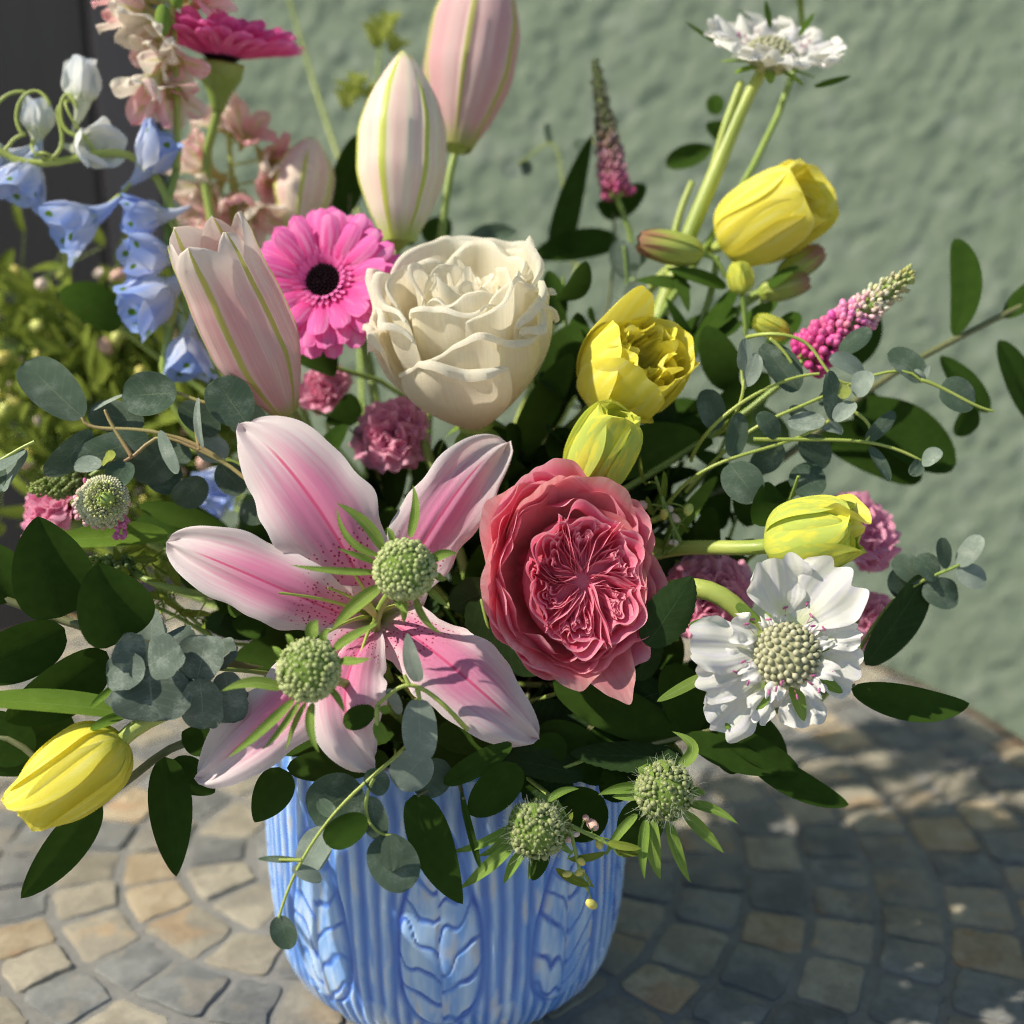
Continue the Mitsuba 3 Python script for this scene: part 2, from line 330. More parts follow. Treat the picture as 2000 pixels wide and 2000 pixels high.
# ---------------------------------------------------------------- the setting: ground, wall, door
M['m_ground'] = solid(lambda p, n, uv: mix((.20, .19, .175), (.30, .28, .25), fbm(p.x * 9, p.y * 9)), .85)
M['m_wall'] = solid(lambda p, n, uv: mix(mix((.26, .335, .23), (.34, .41, .30), dr.clip(fbm(p.x * 22, p.z * 22) * .6 + noise(p.x * 130, p.z * 130) * .4, 0, 1)), (.42, .48, .38), smoothstep(.60, .74, fbm(p.x * 34 + 9, p.z * 40, 0, 4)) * .6), .8)
M['m_frame'] = solid(lambda p, n, uv: mix((.036, .033, .041), (.046, .042, .050), noise(p.x * 60, p.z * 9)), .5)
M['m_door'] = solid(lambda p, n, uv: mix((.014, .013, .016), (.020, .019, .022), noise(p.x * 60, p.z * 7)), .5)
M['m_gap'] = solid((.01, .01, .01), .8)
gx = np.linspace(-40, 40, 3)
X, Y = np.meshgrid(gx, gx)
put('ground', (np.stack([X, Y, 0 * X], -1).reshape(-1, 3), quads(3, 3)), 'm_ground', smooth=False, kind='structure')
WY, WX0 = 1.31, -0.352
wall = thing('stucco_wall', 'sage green rough stucco wall behind the bouquet', 'wall')
xs, zs = np.arange(WX0, 2.2, .0055), np.arange(0.0, 2.6, .0055)
X, Z = np.meshgrid(xs, zs)
pt = np.stack([X * .82 + Z * .35, Z * .9 - X * .3, 0 * X], -1)
pt = pt + .004 * np.stack([meshkit.noise(pt * 40, 51), meshkit.noise(pt * 40, 52), 0 * X], -1)
hgt = .0038 * (meshkit.fbm(pt * 82, 3, 3) - .5) + .0012 * (meshkit.fbm(pt * 18, 2, 11) - .5) + .0014 * (meshkit.noise(pt * 190, 5) - .5)
put('plaster', (np.stack([X, WY - hgt, Z], -1).reshape(-1, 3), quads(len(zs), len(xs))), 'm_wall', wall)
b = trimesh.creation.box(extents=[2.2 - WX0, .2, 2.6]); b.apply_translation([(2.2 + WX0) / 2, WY + .115, 1.3]); put('core', b, 'm_wall', wall, smooth=False)
b = trimesh.creation.box(extents=[2.4, .2, 2.6]); b.apply_translation([-1.71 - 1.2, WY + .115, 1.3]); put('left_part', b, 'm_wall', wall, smooth=False)
b = trimesh.creation.box(extents=[2.2 - WX0 + 1.71, .2, .22]); b.apply_translation([(2.2 - 1.71) / 2, WY + .115, 2.715]); put('lintel', b, 'm_wall', wall, smooth=False)
door = thing('dark_door', 'dark grey door and frame at the left end of the green wall', 'door')
def box(x0, x1, y0, y1, z0, z1, ch=.003):
    m = trimesh.creation.box(extents=[x1 - x0 - 2 * ch, y1 - y0 - 2 * ch, z1 - z0 - 2 * ch])
    pts = np.vstack([m.vertices + np.array(o) * ch for o in ((1, 0, 0), (-1, 0, 0), (0, 1, 0), (0, -1, 0), (0, 0, 1), (0, 0, -1))])
    m = trimesh.convex.convex_hull(pts); m.apply_translation([(x0 + x1) / 2, (y0 + y1) / 2, (z0 + z1) / 2]); return m
put('frame', box(WX0 - .066, WX0 - .004, WY - .006, WY + .1, 0.005, 2.3), 'm_frame', door, smooth=False)
put('frame', box(-1.62, WX0 - .004, WY - .004, WY + .1, 2.302, 2.37), 'm_frame', door, smooth=False)
put('leaf', box(-1.6, WX0 - .078, WY + .022, WY + .075, 0.01, 2.3), 'm_door', door, smooth=False)
put('rebate', box(-1.7, WX0 - .002, WY + .102, WY + .12, 0, 2.38), 'm_gap', door, smooth=False)

# ---------------------------------------------------------------- the table: grout bed, stones in rings, iron edge and foot
TC, TR = np.array([-0.11, 0.715]), 0.52
M['m_grout'] = solid(lambda p, n, uv: mix((.17, .17, .165), (.25, .245, .235), fbm(p.x * 300, p.y * 300)), .9)
M['m_iron'] = solid(lambda p, n, uv: mix((.06, .035, .025), (.10, .06, .04), fbm(p.x * 120, p.y * 120, p.z * 120)), .6)
def stone_fn(tone):
    a, b2, c2, big = tone
    def fn(p, n, uv):
        k = dr.floor(uv.x)
        q = fbm(p.x * 70 + k * 7.3, p.y * 70 + k * 3.1, p.z * 70, 4)
        f = fbm(p.x * 420 + k, p.y * 420, p.z * 420)
        c = mix(a, b2, smoothstep(.35, .65, q))
        c = mix(c, c2, smoothstep(.52, .66, fbm(p.x * 38 + k * 1.7, p.y * 55, p.z * 40)) * big)
        return c * (0.78 + .40 * f) * (.88 + .3 * cell_rand(k, 4))
    return fn
TONES = [((.26, .235, .185), (.34, .31, .245), (.18, .17, .15), .6), ((.14, .145, .145), (.20, .205, .20), (.27, .24, .19), .5),
         ((.33, .26, .17), (.42, .35, .245), (.37, .21, .12), .6), ((.26, .235, .19), (.33, .30, .235), (.40, .27, .15), .6),
         ((.20, .19, .17), (.28, .265, .225), (.34, .25, .15), .5)]
for i, t in enumerate(TONES): M[f'm_stone_{i}'] = solid(stone_fn(t), .75)
table = thing('mosaic_table', 'round garden table topped with rings of small split stones', 'table')
def disc(c, r0, r1, z0, z1, n=128):
    a = np.arange(n) * 2 * np.pi / n; ring = [(r0, z0), (r1, z0), (r1, z1), (r0, z1)]
    G = np.array([[c[0] + r * np.cos(a), c[1] + r * np.sin(a), np.full(n, z)] for r, z in ring + ring[:1]]).transpose(0, 2, 1)
    return G.reshape(-1, 3), quads(5, n, True)
put('grout_bed', disc(TC, .0005, TR - .002, TZ - .03, TZ - .0016), 'm_grout', table, smooth=False)
put('iron_edge', disc(TC, TR, TR + .006, TZ - .035, TZ - .001), 'm_iron', table, smooth=False)
put('pedestal', tube([[*TC, .03], [*TC, .3], [*TC, TZ - .032]], [.035, .02, .035], 10, 16), 'm_iron', table)
put('base', disc(TC, .0005, .24, .004, .03), 'm_iron', table, smooth=False)
stones = []
srng = np.random.default_rng(21)
k, r = 0, .022
while r < TR - .006:
    w = srng.uniform(.034, .039); r1 = min(r + w, TR - .003)
    n = max(3, int(round(2 * np.pi * (r + w / 2) / .040))); a = srng.uniform(0, 6.28)
    cuts = a + np.cumsum(np.r_[0, srng.uniform(.82, 1.2, n)]); cuts = a + (cuts - a) / (cuts[-1] - a) * 2 * np.pi
    for j in range(n):
        a0, a1 = cuts[j], cuts[j + 1]; g = .0017
        rm = (r + r1) / 2; da = g / rm
        cor = []
        for (rr, aa, sr, sa) in ((r, a0, 1, 1), (r1, a0, -1, 1), (r1, a1, -1, -1), (r, a1, 1, -1)):
            R1 = rr + sr * (g * .5 + srng.uniform(0, .0014)); A1 = aa + sa * (da + srng.uniform(0, .0013) / rm)
            cor.append([TC[0] + R1 * np.cos(A1), TC[1] + R1 * np.sin(A1)])
        stones.append(np.array(cor))
    r = r1 + .0025
def stone_mesh(cor, seed):
    h = np.random.default_rng(seed); c = cor.mean(0)
    nb = 5; pts = []
    for i in range(4):
        p, q = cor[i], cor[(i + 1) % 4]
        for s in np.linspace(.08, .92, nb): pts.append(p + (q - p) * s + h.normal(0, .0006, 2))
    pts = np.array(pts); n = len(pts)
    tilt = h.normal(0, .02, 2); top = h.uniform(-.0007, .0012)
    rings = [(1.0, -.005), (1.0, -.0009), (.965, -.0001), (.72, 0), (.4, .0003)]
    V = []
    for s, z in rings:
        q = c + (pts - c) * s
        zz = TZ + z + top + ((q - c) @ tilt if z > -.002 else 0) + (h.normal(0, .0003, n) if s < .97 else 0)
        V.append(np.c_[q, np.broadcast_to(zz, n)])
    V = np.vstack(V + [[[*c, TZ + top + .0004]]])
    F = quads(len(rings), n, True); m = len(V) - 1; j = np.arange(n)
    F = np.vstack([F, np.stack([4 * n + j, 4 * n + (j + 1) % n, np.full(n, m)], 1)])
    return V, F, np.full((len(V), 2), [seed + .5, .5])
def seen(c):
    q = np.array([*c, TZ]) - CAM; d = q @ F_
    return d > .05 and abs(q @ R_ / d) < .47 and -.46 < (q @ U_) / d < .2
order = sorted(range(len(stones)), key=lambda i: (not seen(stones[i].mean(0)), np.linalg.norm(np.array([*stones[i].mean(0), TZ]) - CAM)))
rest = {}
TONE_OF = srng.choice(5, len(stones), p=[.26, .28, .11, .20, .15])
for o, i in enumerate(order):
    m = stone_mesh(stones[i], i)
    if o < 298: put('stone', m, f'm_stone_{TONE_OF[i]}', table, smooth=35 if False else True)
    else: rest.setdefault(TONE_OF[i] if False else 0, []).append(m)
if rest: put('outer_stones', join(rest[0]), 'm_stone_0', table, kind='stuff')

# ---------------------------------------------------------------- the vase
M['m_vase'] = {'type': 'twosided', 'bsdf': {'type': 'principled', 'base_color': {'type': 'mesh_attribute', 'name': 'vertex_color'}, 'roughness': .28, 'clearcoat': .6, 'clearcoat_gloss': .9}}
vase = thing('ceramic_vase', 'squat blue glazed vase with raised leaf and stalk relief holding the bouquet', 'vase')
VH = .155
def vase_mesh():
    na, nz = 640, 190
    zc = [0, .004, .014, .03, .06, .10, .14, VH]; rc = [.072, .079, .0862, .0918, .0950, .0958, .0950, .0942]
    from scipy.interpolate import PchipInterpolator
    f = PchipInterpolator(zc, rc); z = np.linspace(0, VH, nz); a = np.arange(na) * 2 * np.pi / na
    A, Z = np.meshgrid(a, z)
    per = 2 * np.pi / 9; ph = math.radians(-90) + (0.01) / 1.0
    q = ((A - ph + per / 2) % per) - per / 2            # 0 at a leaf's midrib
    cell = np.floor((A - ph + per / 2) / per)
    wob = .03 * (meshkit.noise(np.stack([A * 6, Z * 60, 0 * A], -1), 4) - .5)
    q = q + wob * (Z / VH)
    top = .125 + .012 * np.sin(cell * 2.3); bot = .022
    s = np.clip((Z - bot) / (top - bot), 0, 1)
    hw = .235 * np.clip(np.sin(np.pi * np.clip(s, 0, 1) ** .75), 0, 1) ** .55 * (1.05 - .35 * s)
    inside = np.clip((hw - np.abs(q)) / .03, 0, 1) * (Z > bot) * (Z < top)
    edge = np.exp(-((np.abs(q) - hw) / .016) ** 2) * (Z > bot * .8) * (Z < top)
    vein = np.abs(((Z * 54 - np.abs(q) * 4.6 + cell * .37 + .9 * meshkit.noise(np.stack([A * 16, Z * 50, 0 * A], -1), 41) + .28 * np.sign(q)) % 1) - .5) * 2
    veins = np.clip((vein - .74) / .2, 0, 1) * inside
    mid = np.exp(-(q / .012) ** 2) * inside
    fl = (np.abs(q) - per / 2) * 1.0
    flute = np.cos(fl * 2 * np.pi / .085 * (1.25 - .35 * Z / VH)) * .5 + .5
    flute = np.clip(flute + .5 * (meshkit.fbm(np.stack([A * 14, Z * 22, 0 * A], -1), 2, 31) - .5), 0, 1)
    fz = (1 - inside) * np.clip((per / 2 - .0 - np.abs(fl) * 1.3) / .1, 0, 1)
    fmask = (1 - np.clip((hw + .03 - np.abs(q)) / .02, 0, 1))
    low = np.clip((.030 - Z) / .012, 0, 1)
    q2 = ((A - ph) % per) - per / 2
    leaf2 = np.clip((.13 * np.sqrt(np.clip(1 - ((Z - .012) / .022) ** 2, 0, 1)) - np.abs(q2)) / .03, 0, 1)
    n1 = meshkit.fbm(np.stack([np.cos(A) * 9, np.sin(A) * 9, Z * 30], -1), 3, 8)
    n2 = meshkit.fbm(np.stack([np.cos(A) * 26, np.sin(A) * 26, Z * 60], -1), 3, 18)
    h = .0013 * inside - .0007 * veins - .0005 * mid - .0009 * edge + .0014 * flute * fmask + .0012 * leaf2 + .0012 * (n1 - .5)
    fade = np.clip((VH - Z) / .012, 0, 1) * np.clip(Z / .006, 0, 1)
    r = f(Z) + h * fade
    V = np.stack([r * np.cos(A), r * np.sin(A), Z], -1)
    deep, mid_c, pale, warm = np.array([.030, .10, .52]), np.array([.14, .33, .78]), np.array([.50, .68, .91]), np.array([.50, .48, .48])
    groove = np.clip(.9 * veins + .9 * edge + .75 * (1 - flute) * fmask * .9 + .35 * mid, 0, 1) * fade
    raised = np.clip(.65 * inside * (1 - veins) + .8 * flute * fmask + .6 * leaf2, 0, 1)
    n3 = meshkit.fbm(np.stack([np.cos(A) * 30 + n1 * 3, np.sin(A) * 30 + n2, Z * 20], -1), 3, 28)
    t = np.clip(raised * .85 + (n3 - .5) * 1.5 + (n1 - .5) * .9 - .1, 0, 1)[..., None]
    C = mid_c * (1 - t) + pale * t
    g = np.clip(groove * (.35 + 1.5 * (n3 - .2)), 0, 1)[..., None]
    C = C * (1 - g) + deep * g
    wh = (np.clip((n2 - .52) / .16, 0, 1) * np.clip(raised * 1.4 - .3, 0, 1))[..., None] * .7; C = C * (1 - wh) + np.array([.60, .69, .82]) * wh
    wm = np.clip((n2 - .62) / .12, 0, 1)[..., None] * np.clip(raised, 0, 1)[..., None] * .6
    C = C * (1 - wm) + warm * wm
    V, C = V.reshape(-1, 3), C.reshape(-1, 3)
    # lip, inside wall and both floors
    prof2 = [(.0925, VH + .003), (.0895, VH + .0035), (.0875, VH), (.086, .10), (.075, .02), (.002, .012)]
    ex = np.array([[[rr * np.cos(x), rr * np.sin(x), zz] for x in a] for rr, zz in prof2])
    bottom = np.array([[[.002 * np.cos(x), .002 * np.sin(x), .0005] for x in a]])
    G = np.concatenate([bottom, V.reshape(nz, na, 3), ex]); Cx = np.concatenate([np.tile(mid_c, (na, 1)), C, np.tile(pale * .9, (6 * na, 1))])
    G = G + [MOUTH[0], MOUTH[1], TZ + .0022]
    return G.reshape(-1, 3), quads(len(G), na, True), Cx
v_, f_, c_ = vase_mesh()
put('body', (v_, f_), 'm_vase', vase, color=c_)

# ---------------------------------------------------------------- stargazer lily
lily = thing('stargazer_lily', 'large open pink and white lily with dark speckles in the middle of the bouquet', 'lily')
def lily_petal(base, mids, tip, w, n, **k):
    s = TK * .56
    return put('petal', blade(P(*base), P(*tip), w * s / 2, n=D(*n), path=[P(*m) for m in mids], nu=41, nv=56, **{'cup': -.14, 'ruf': .0036, 'rk': 2.3, 'wav': .055, 'groove': .0012, 'ribs': .00010, 'seed': len(scene), **k}), 'm_lily', lily)
lily_petal((738, 1215, .590), [(672, 1075, .558), (575, 930, .555)], (472, 832, .572), 208, (-.1, .35, 1), ab=(.62, .46), w0=.98)
lily_petal((742, 1215, .592), [(810, 1090, .566), (905, 945, .568)], (990, 866, .588), 152, (.25, .2, 1), ab=(.62, .44), w0=.98)
lily_petal((738, 1220, .590), [(620, 1180, .556), (470, 1115, .552)], (330, 1060, .571), 150, (-.1, .1, 1), ab=(.66, .46), w0=.98)
lily_petal((738, 1212, .588), [(830, 1258, .548), (935, 1345, .534)], (1046, 1442, .552), 164, (.15, .35, 1), ab=(.66, .46), w0=.98, cup=-.22)
lily_petal((738, 1212, .586), [(650, 1290, .545), (520, 1410, .532)], (386, 1520, .548), 150, (.1, .45, 1), ab=(.66, .46), w0=.98, cup=-.2)
lily_petal((736, 1215, .586), [(688, 1290, .536), (672, 1370, .520)], (728, 1498, .530), 150, (-.15, .6, 1), ab=(.9, .42), w0=.4, cup=-.25)
put('pistil', tube([P(735, 1210, .584), P(728, 1195, .55), P(700, 1170, .53)], [.0022, .0018, .0022], 12), 'm_stemlime', lily)
for (x, y) in ((545, 1158), (640, 1148), (700, 1290), (800, 1180), (690, 1120), (640, 1235)):
    fl = put('filament', tube([P(733, 1208, .584), P((735 + x) / 2, (1200 + y) / 2 - 6, .553), P(x, y, .541)], [.0012, .0009, .0006], 12, 6), 'm_stemlime', lily)
stem_to_vase(lily, P(740, 1205, .59), D(-.1, .3, 1), .0035)

# ---------------------------------------------------------------- lily buds
BR = ([0, .06, .18, .4, .56, .74, .88, .96, 1.0], [.34, .46, .72, .99, .99, .80, .47, .23, .09])
def bud(name, label, B, T, rmax, mat='m_bud', flare=0, roll=0.3, group=None):
    th = thing(name, label, 'lily bud', group)
    B, T = np.asarray(B), np.asarray(T); L = np.linalg.norm(T - B); Mx = frame(T - B)
    from scipy.interpolate import PchipInterpolator
    f = PchipInterpolator(*BR); nu, nv = 19, 40
    u, v = np.linspace(-1, 1, nu), np.linspace(0, 1, nv)
    for q in range(6):
        outer = q % 2 == 0
        a0 = roll + q * math.pi / 3
        r = rmax * f(v)
        if flare:
            r = r + rmax * flare * np.clip((v - .72) / .28, 0, 1) ** 1.6 * (1.0 if outer else .8) + rmax * .25 * np.clip((v - .6) / .3, 0, 1)
        half = (math.radians(60) if outer else math.radians(48)) * np.minimum(1, ((1 - v) / (.17 if flare else .12)) ** .6 + (.0 if flare else .35))
        A = a0 + u[None, :] * half[:, None]
        rr = r[:, None] * (1.0 if outer else .955) * (1 + (.05 if outer else .10) * np.exp(-(u[None, :] / .16) ** 2) - .05 * np.abs(u[None, :]) ** 3)
        rr = rr - (0 if outer else .0006) + .0006
        wv = .0003 * np.sin(u[None, :] * 22 + q) * np.sin(np.pi * v)[:, None]
        z = L * v[:, None] * (1 - (.0 if outer else .012)) + 0 * u[None, :]
        G = np.stack([(rr + wv) * np.cos(A), (rr + wv) * np.sin(A), z], -1)
        put('tepal', sheet(B + G @ Mx.T, u, v), mat, th)
    put('neck', tube([B - unit(T - B) * .004, B + unit(T - B) * .004], [.0022, rmax * .42], 6, 10), 'm_stemlime', th)
    stem_to_vase(th, B, T - B, .0026, 'm_stem', bend=.05)
    return th
bud('lily_bud', 'tall closed cream lily bud with green ribs between the gerbera and the white rose', P(778, 474, .672), P(790, 103, .672), .0230, roll=-.75)
bud('lily_bud', 'tallest closed pale pink lily bud running out of the top of the picture', P(890, 290, .72), P(955, -95, .73), .0262, mat='m_budpink', roll=-1.2)
bud('lily_bud', 'small pale lily bud half hidden behind the pink gerbera', P(578, 450, .735), P(610, 268, .735), .0172, roll=-.9)
bud('lily_bud', 'pink lily bud with its tips just opening, left of the gerbera', P(556, 800, .61), P(392, 446, .552), .0205, mat='m_budpink', flare=.55, roll=-1.05)

# ---------------------------------------------------------------- gerberas
def gerbera(label, O, axis, R, n=(26, 24, 22), el=(6, 14, 24), seed=0, up=(0, 0, 1)):
    th = thing('gerbera', label, 'gerbera'); Mx = frame(axis, up); h = np.random.default_rng(seed)
    for ring, (m, e, l) in enumerate(zip(n, el, (1.0, .93, .8))):
        for i in range(m):
            ph = (i + .5 * (ring % 2) + h.uniform(-.2, .2)) * 2 * math.pi / m
            L = (R - .010) * l * h.uniform(.93, 1.04)
            g = petal(L, R * .132, [(0, e + 14), (.3, e + 4), (.8, e - 6 + h.uniform(-8, 8)), (1.1, e - 26)], ab=(.45, .28), cup=-.3, ruf=.0003, rk=3, seed=seed * 99 + ring * 40 + i, nu=7, nv=12, y0=.010)
            put('petal', setp(g, np.asarray(O) + Mx[:, 2] * (.0016 * ring + h.uniform(0, .0006)), Mx, ph), 'm_gerb', th)
    inner = []
    for ring in range(3):
        for i in range(26):
            ph = (i + ring * .33 + h.uniform(-.2, .2)) * 2 * math.pi / 26
            g = petal(R * (.26 - .05 * ring), .0011, [(0, 38 + ring * 9), (1.1, 18 + ring * 10)], ab=(.4, .4), nu=5, nv=6, seed=i, y0=.0102 - ring * .001)
            inner.append(setp(g, np.asarray(O) + Mx[:, 2] * (.003 + .001 * ring), Mx, ph))
    put('inner_florets', join(inner), 'm_gerb', th, kind='stuff')
    d = fib(190, .2); pos = np.asarray(O) + (d * [.0112, .0112, .0042] + [0, 0, .0026]) @ Mx.T
    m, _ = beads(pos, (d * [1, 1, 1.4] / np.linalg.norm(d * [1, 1, 1.4], axis=1, keepdims=True)) @ Mx.T, .0008, 1.8, None, ICO0)
    put('eye', m, 'm_dark', th, kind='stuff'); blob(np.asarray(O) + Mx[:, 2] * .001, Mx, .0108, .0108, .0042, 'm_dark', 'disc', th)
    cone = [np.asarray(O) - Mx[:, 2] * q for q in (.003, .008, .018, .030)]
    put('calyx', tube(cone, [.0135, .0125, .0065, .0032], 14, 16), 'm_stem', th)
    stem_to_vase(th, cone[-1], Mx[:, 2], .003)
    return th
gerbera('hot pink gerbera with a dark eye facing the viewer left of the white rose', P(636, 556, .635), D(-.12, .26, 1), .0425, n=(24, 20, 14), seed=1)
gerbera('pink gerbera seen edge on at the top of the bouquet, its green calyx below', P(432, 112, .70), D(.12, 1, .22), .0485, n=(24, 20, 16), el=(14, 22, 32), seed=2)

# ---------------------------------------------------------------- white rose
def rose_petal(R, H, a0, span, lip=0, lipz=.84, top=.16, ruf=.0016, bulge=.16, spiral=.10, base=.18, seed=0, nu=19, nv=24, point=.05, flare=0):
    h = np.random.default_rng(seed); ph = h.random(4) * 6.3
    u, v = np.linspace(-1, 1, nu), np.linspace(0, 1, nv); U, Vv = np.meshgrid(u, v)
    Hh = H * (1 - top * np.abs(U) ** 2.4 + point * np.exp(-(U / .22) ** 2)) + ruf * np.sin(U * 5 + ph[0]) * Vv
    shape = base + (1 - base) * np.sin(np.pi / 2 * np.clip(Vv / .84, 0, 1)) ** .85
    shape = shape * (1 + bulge * np.sin(np.pi * np.clip((Vv - .1) / .9, 0, 1)) - bulge * .5 * Vv)
    shape = shape * (1 + flare * Vv ** 3)
    Hh = Hh + (.0003 * np.sin(U * 13 + ph[3]) * np.sin(U * 5 + ph[1]) + .0011 * np.sin(U * 4.2 + ph[0])) * min(1, R / .02)
    r = R * shape * (1 + spiral * U * .5) + .0003 * np.sin(U * 13 + ph[2]) * Vv ** 6 + ruf * np.sin(U * 6.5 + ph[1] + Vv) * Vv ** 2
    z = Hh * Vv
    if lip:
        lp = lip * (1 + .35 * np.sin(U * 3 + ph[2])) * (1 - .5 * U ** 4)
        s = np.clip((Vv - lipz) / (1 - lipz), 0, 1) * math.pi * 1.15
        zl = Hh * lipz
        r = np.where(Vv > lipz, np.interp(lipz, v, np.ones_like(v)) * r + lp * (1 - np.cos(s)), r)
        z = np.where(Vv > lipz, zl + lp * np.sin(s) * 1.1, z)
    A = a0 + U * span * (.45 + .55 * np.clip(Vv / .5, 0, 1) ** .7) * (1 - .10 * Vv ** 4)
    return np.stack([r * np.cos(A), r * np.sin(A), z], -1), u, v
wr = thing('white_rose', 'large cream white rose with rolled petal edges at the centre of the bouquet', 'rose')
WO, WM = P(930, 832, .632), frame(D(-.09, .86, .50))
# layers: (number, radius, height, half span, lip, lip start, first angle)
lay = [(2, .0045, .0745, 1.75, 0, .9, .3), (3, .0090, .0760, 1.35, .0003, .97, 1.2), (3, .0140, .0765, 1.25, .0005, .97, .35), (4, .0195, .0770, 1.05, .0008, .96, -1.2)]
sd = 0
for (m, R, H, sp, lip, lz, a0) in lay:
    for i in range(m):
        sd += 1; h = np.random.default_rng(sd)
        g = rose_petal(R * h.uniform(.92, 1.10), H * h.uniform(.955, 1.03), a0 + i * 2 * math.pi / m + h.uniform(-.25, .25), sp * h.uniform(.85, 1.1), lip, lz, ruf=.0010 + R * .06, seed=sd, base=.10, nu=37, nv=30, spiral=.2, top=.10, bulge=.04, flare=.06)
        G_, u_, v_ = g; put('petal', setp((G_ * [1, 1, 1.06], u_, v_), WO, WM), 'm_wrose', wr)
# outer walls: tall behind, lower in front, rims turned outwards
for (R, H, a, sp, lip, lz, fl) in ((.0275, .0820, 1.3, 1.05, .0012, .955, .18), (.0275, .0800, 3.0, .95, .0012, .955, .16), (.0270, .0725, -1.35, 1.1, .0012, .95, .10), (.0275, .0790, .0, .9, .0012, .95, .16),
                                   (.0325, .0840, 2.1, .95, .0016, .95, .20), (.0325, .0835, .75, .95, .0016, .95, .20), (.0325, .0775, -2.75, .95, .0018, .94, .16), (.0325, .0770, -.35, .85, .0012, .95, .16),
                                   (.0360, .0830, 1.5, .95, .0014, .95, .20), (.0360, .0600, -.95, .85, .0018, .935, .10), (.0362, .0690, -2.45, .72, .0018, .935, .14), (.0360, .0720, .05, .60, .0018, .935, .18), (.0360, .0760, 3.2, .66, .0018, .935, .18),
                                   (.0385, .0500, -1.45, .80, .0024, .915, .05), (.0385, .0600, -2.75, .52, .0022, .915, .12), (.0385, .0590, 3.45, .40, .0020, .93, .20), (.0378, .0640, -.12, .38, .0020, .93, .18)):
    sd += 1
    put('petal', setp(rose_petal(R * .98, H * 1.06, a, sp, lip, lz, ruf=.0020, seed=sd, base=.13, bulge=.05, nu=45, nv=40, top=.10, flare=fl), WO, WM), 'm_wrose', wr)
blob(WO + WM[:, 2] * .001, WM, .009, .009, .009, 'm_stem', 'hip', wr)
for i in range(5):
    a = i * 2 * math.pi / 5 + .4
    g = petal(.026, .0045, [(0, -10), (.5, -55), (1.2, -75)], ab=(.3, .9), seed=i, y0=.006)
    put('sepal', setp(g, WO, WM, a), 'm_bract', wr)
stem_to_vase(wr, WO - WM[:, 2] * .006, WM[:, 2], .003)

# ---------------------------------------------------------------- pink garden rose
pr = thing('pink_garden_rose', 'coral pink garden rose with a quartered ruffled heart right of the lily', 'rose')
M['m_eye'] = solid((.20, .12, .07), .6)
PO, PM = P(1082, 1132, .578), frame(D(.26, .12, 1.0), U_)
PX = PM @ np.diag([1.10, 1.27, 1.06])          # taller than wide
def pput(g, name='petal', mat='m_prose', phi=0, tilt=0, dz=0):
    G, u, v = g
    return put(name, sheet(PO + ((G @ (rotz(phi) @ rotx(tilt)).T) + [0, 0, dz]) @ PX.T, u, v), mat, pr)
prng = np.random.default_rng(5)
for (a, L, W, e0, e1, ro) in ((66, .051, .026, 54, 48, .30), (110, .048, .022, 54, 48, .3), (146, .051, .027, 46, 30, .28), (-174, .050, .026, 50, 36, .3), (-132, .050, .024, 52, 44, .3), (-92, .050, .023, 50, 40, .3), (-66, .057, .017, 46, 24, .42), (-28, .047, .024, 60, 56, .3), (14, .046, .026, 62, 58, .3)):
    pput(petal(L, W, [(0, 4), (.22, e0), (.75, e0 + 4), (1.15, e1)], fan=(.30, ro, .03), rc=.040, ruf=.0012, rk=1.3, seed=int(a + 300), nu=33, nv=30, y0=.004), mat='m_prose_out', phi=math.radians(a - 90), dz=-.004)
for ring, (m, L, W, el) in enumerate(((7, .052, .022, [(0, 5), (.42, 26), (.60, 60), (1.1, 62)]), (8, .051, .020, [(0, 5), (.42, 22), (.58, 70), (1.1, 72)]), (8, .050, .018, [(0, 5), (.42, 18), (.58, 78), (1.1, 84)]), (8, .049, .016, [(0, 5), (.43, 14), (.58, 82), (1.1, 96)]), (7, .0475, .014, [(0, 5), (.42, 12), (.58, 84), (1.1, 106)]))):
    for i in range(m):
        a = (i + .5 * ring + prng.uniform(-.3, .3)) * 2 * math.pi / m
        e2 = [(q, w + prng.uniform(-7, 7) * (q > .5)) for q, w in el]
        pput(petal(L * prng.uniform(.92, 1.06), W * prng.uniform(.85, 1.15), e2, fan=(.35, .24, .0), rc=.028, ruf=.0013, rk=1.5, seed=ring * 50 + i + 7, nu=31, nv=28, y0=.003), phi=a, dz=.0005 * ring)
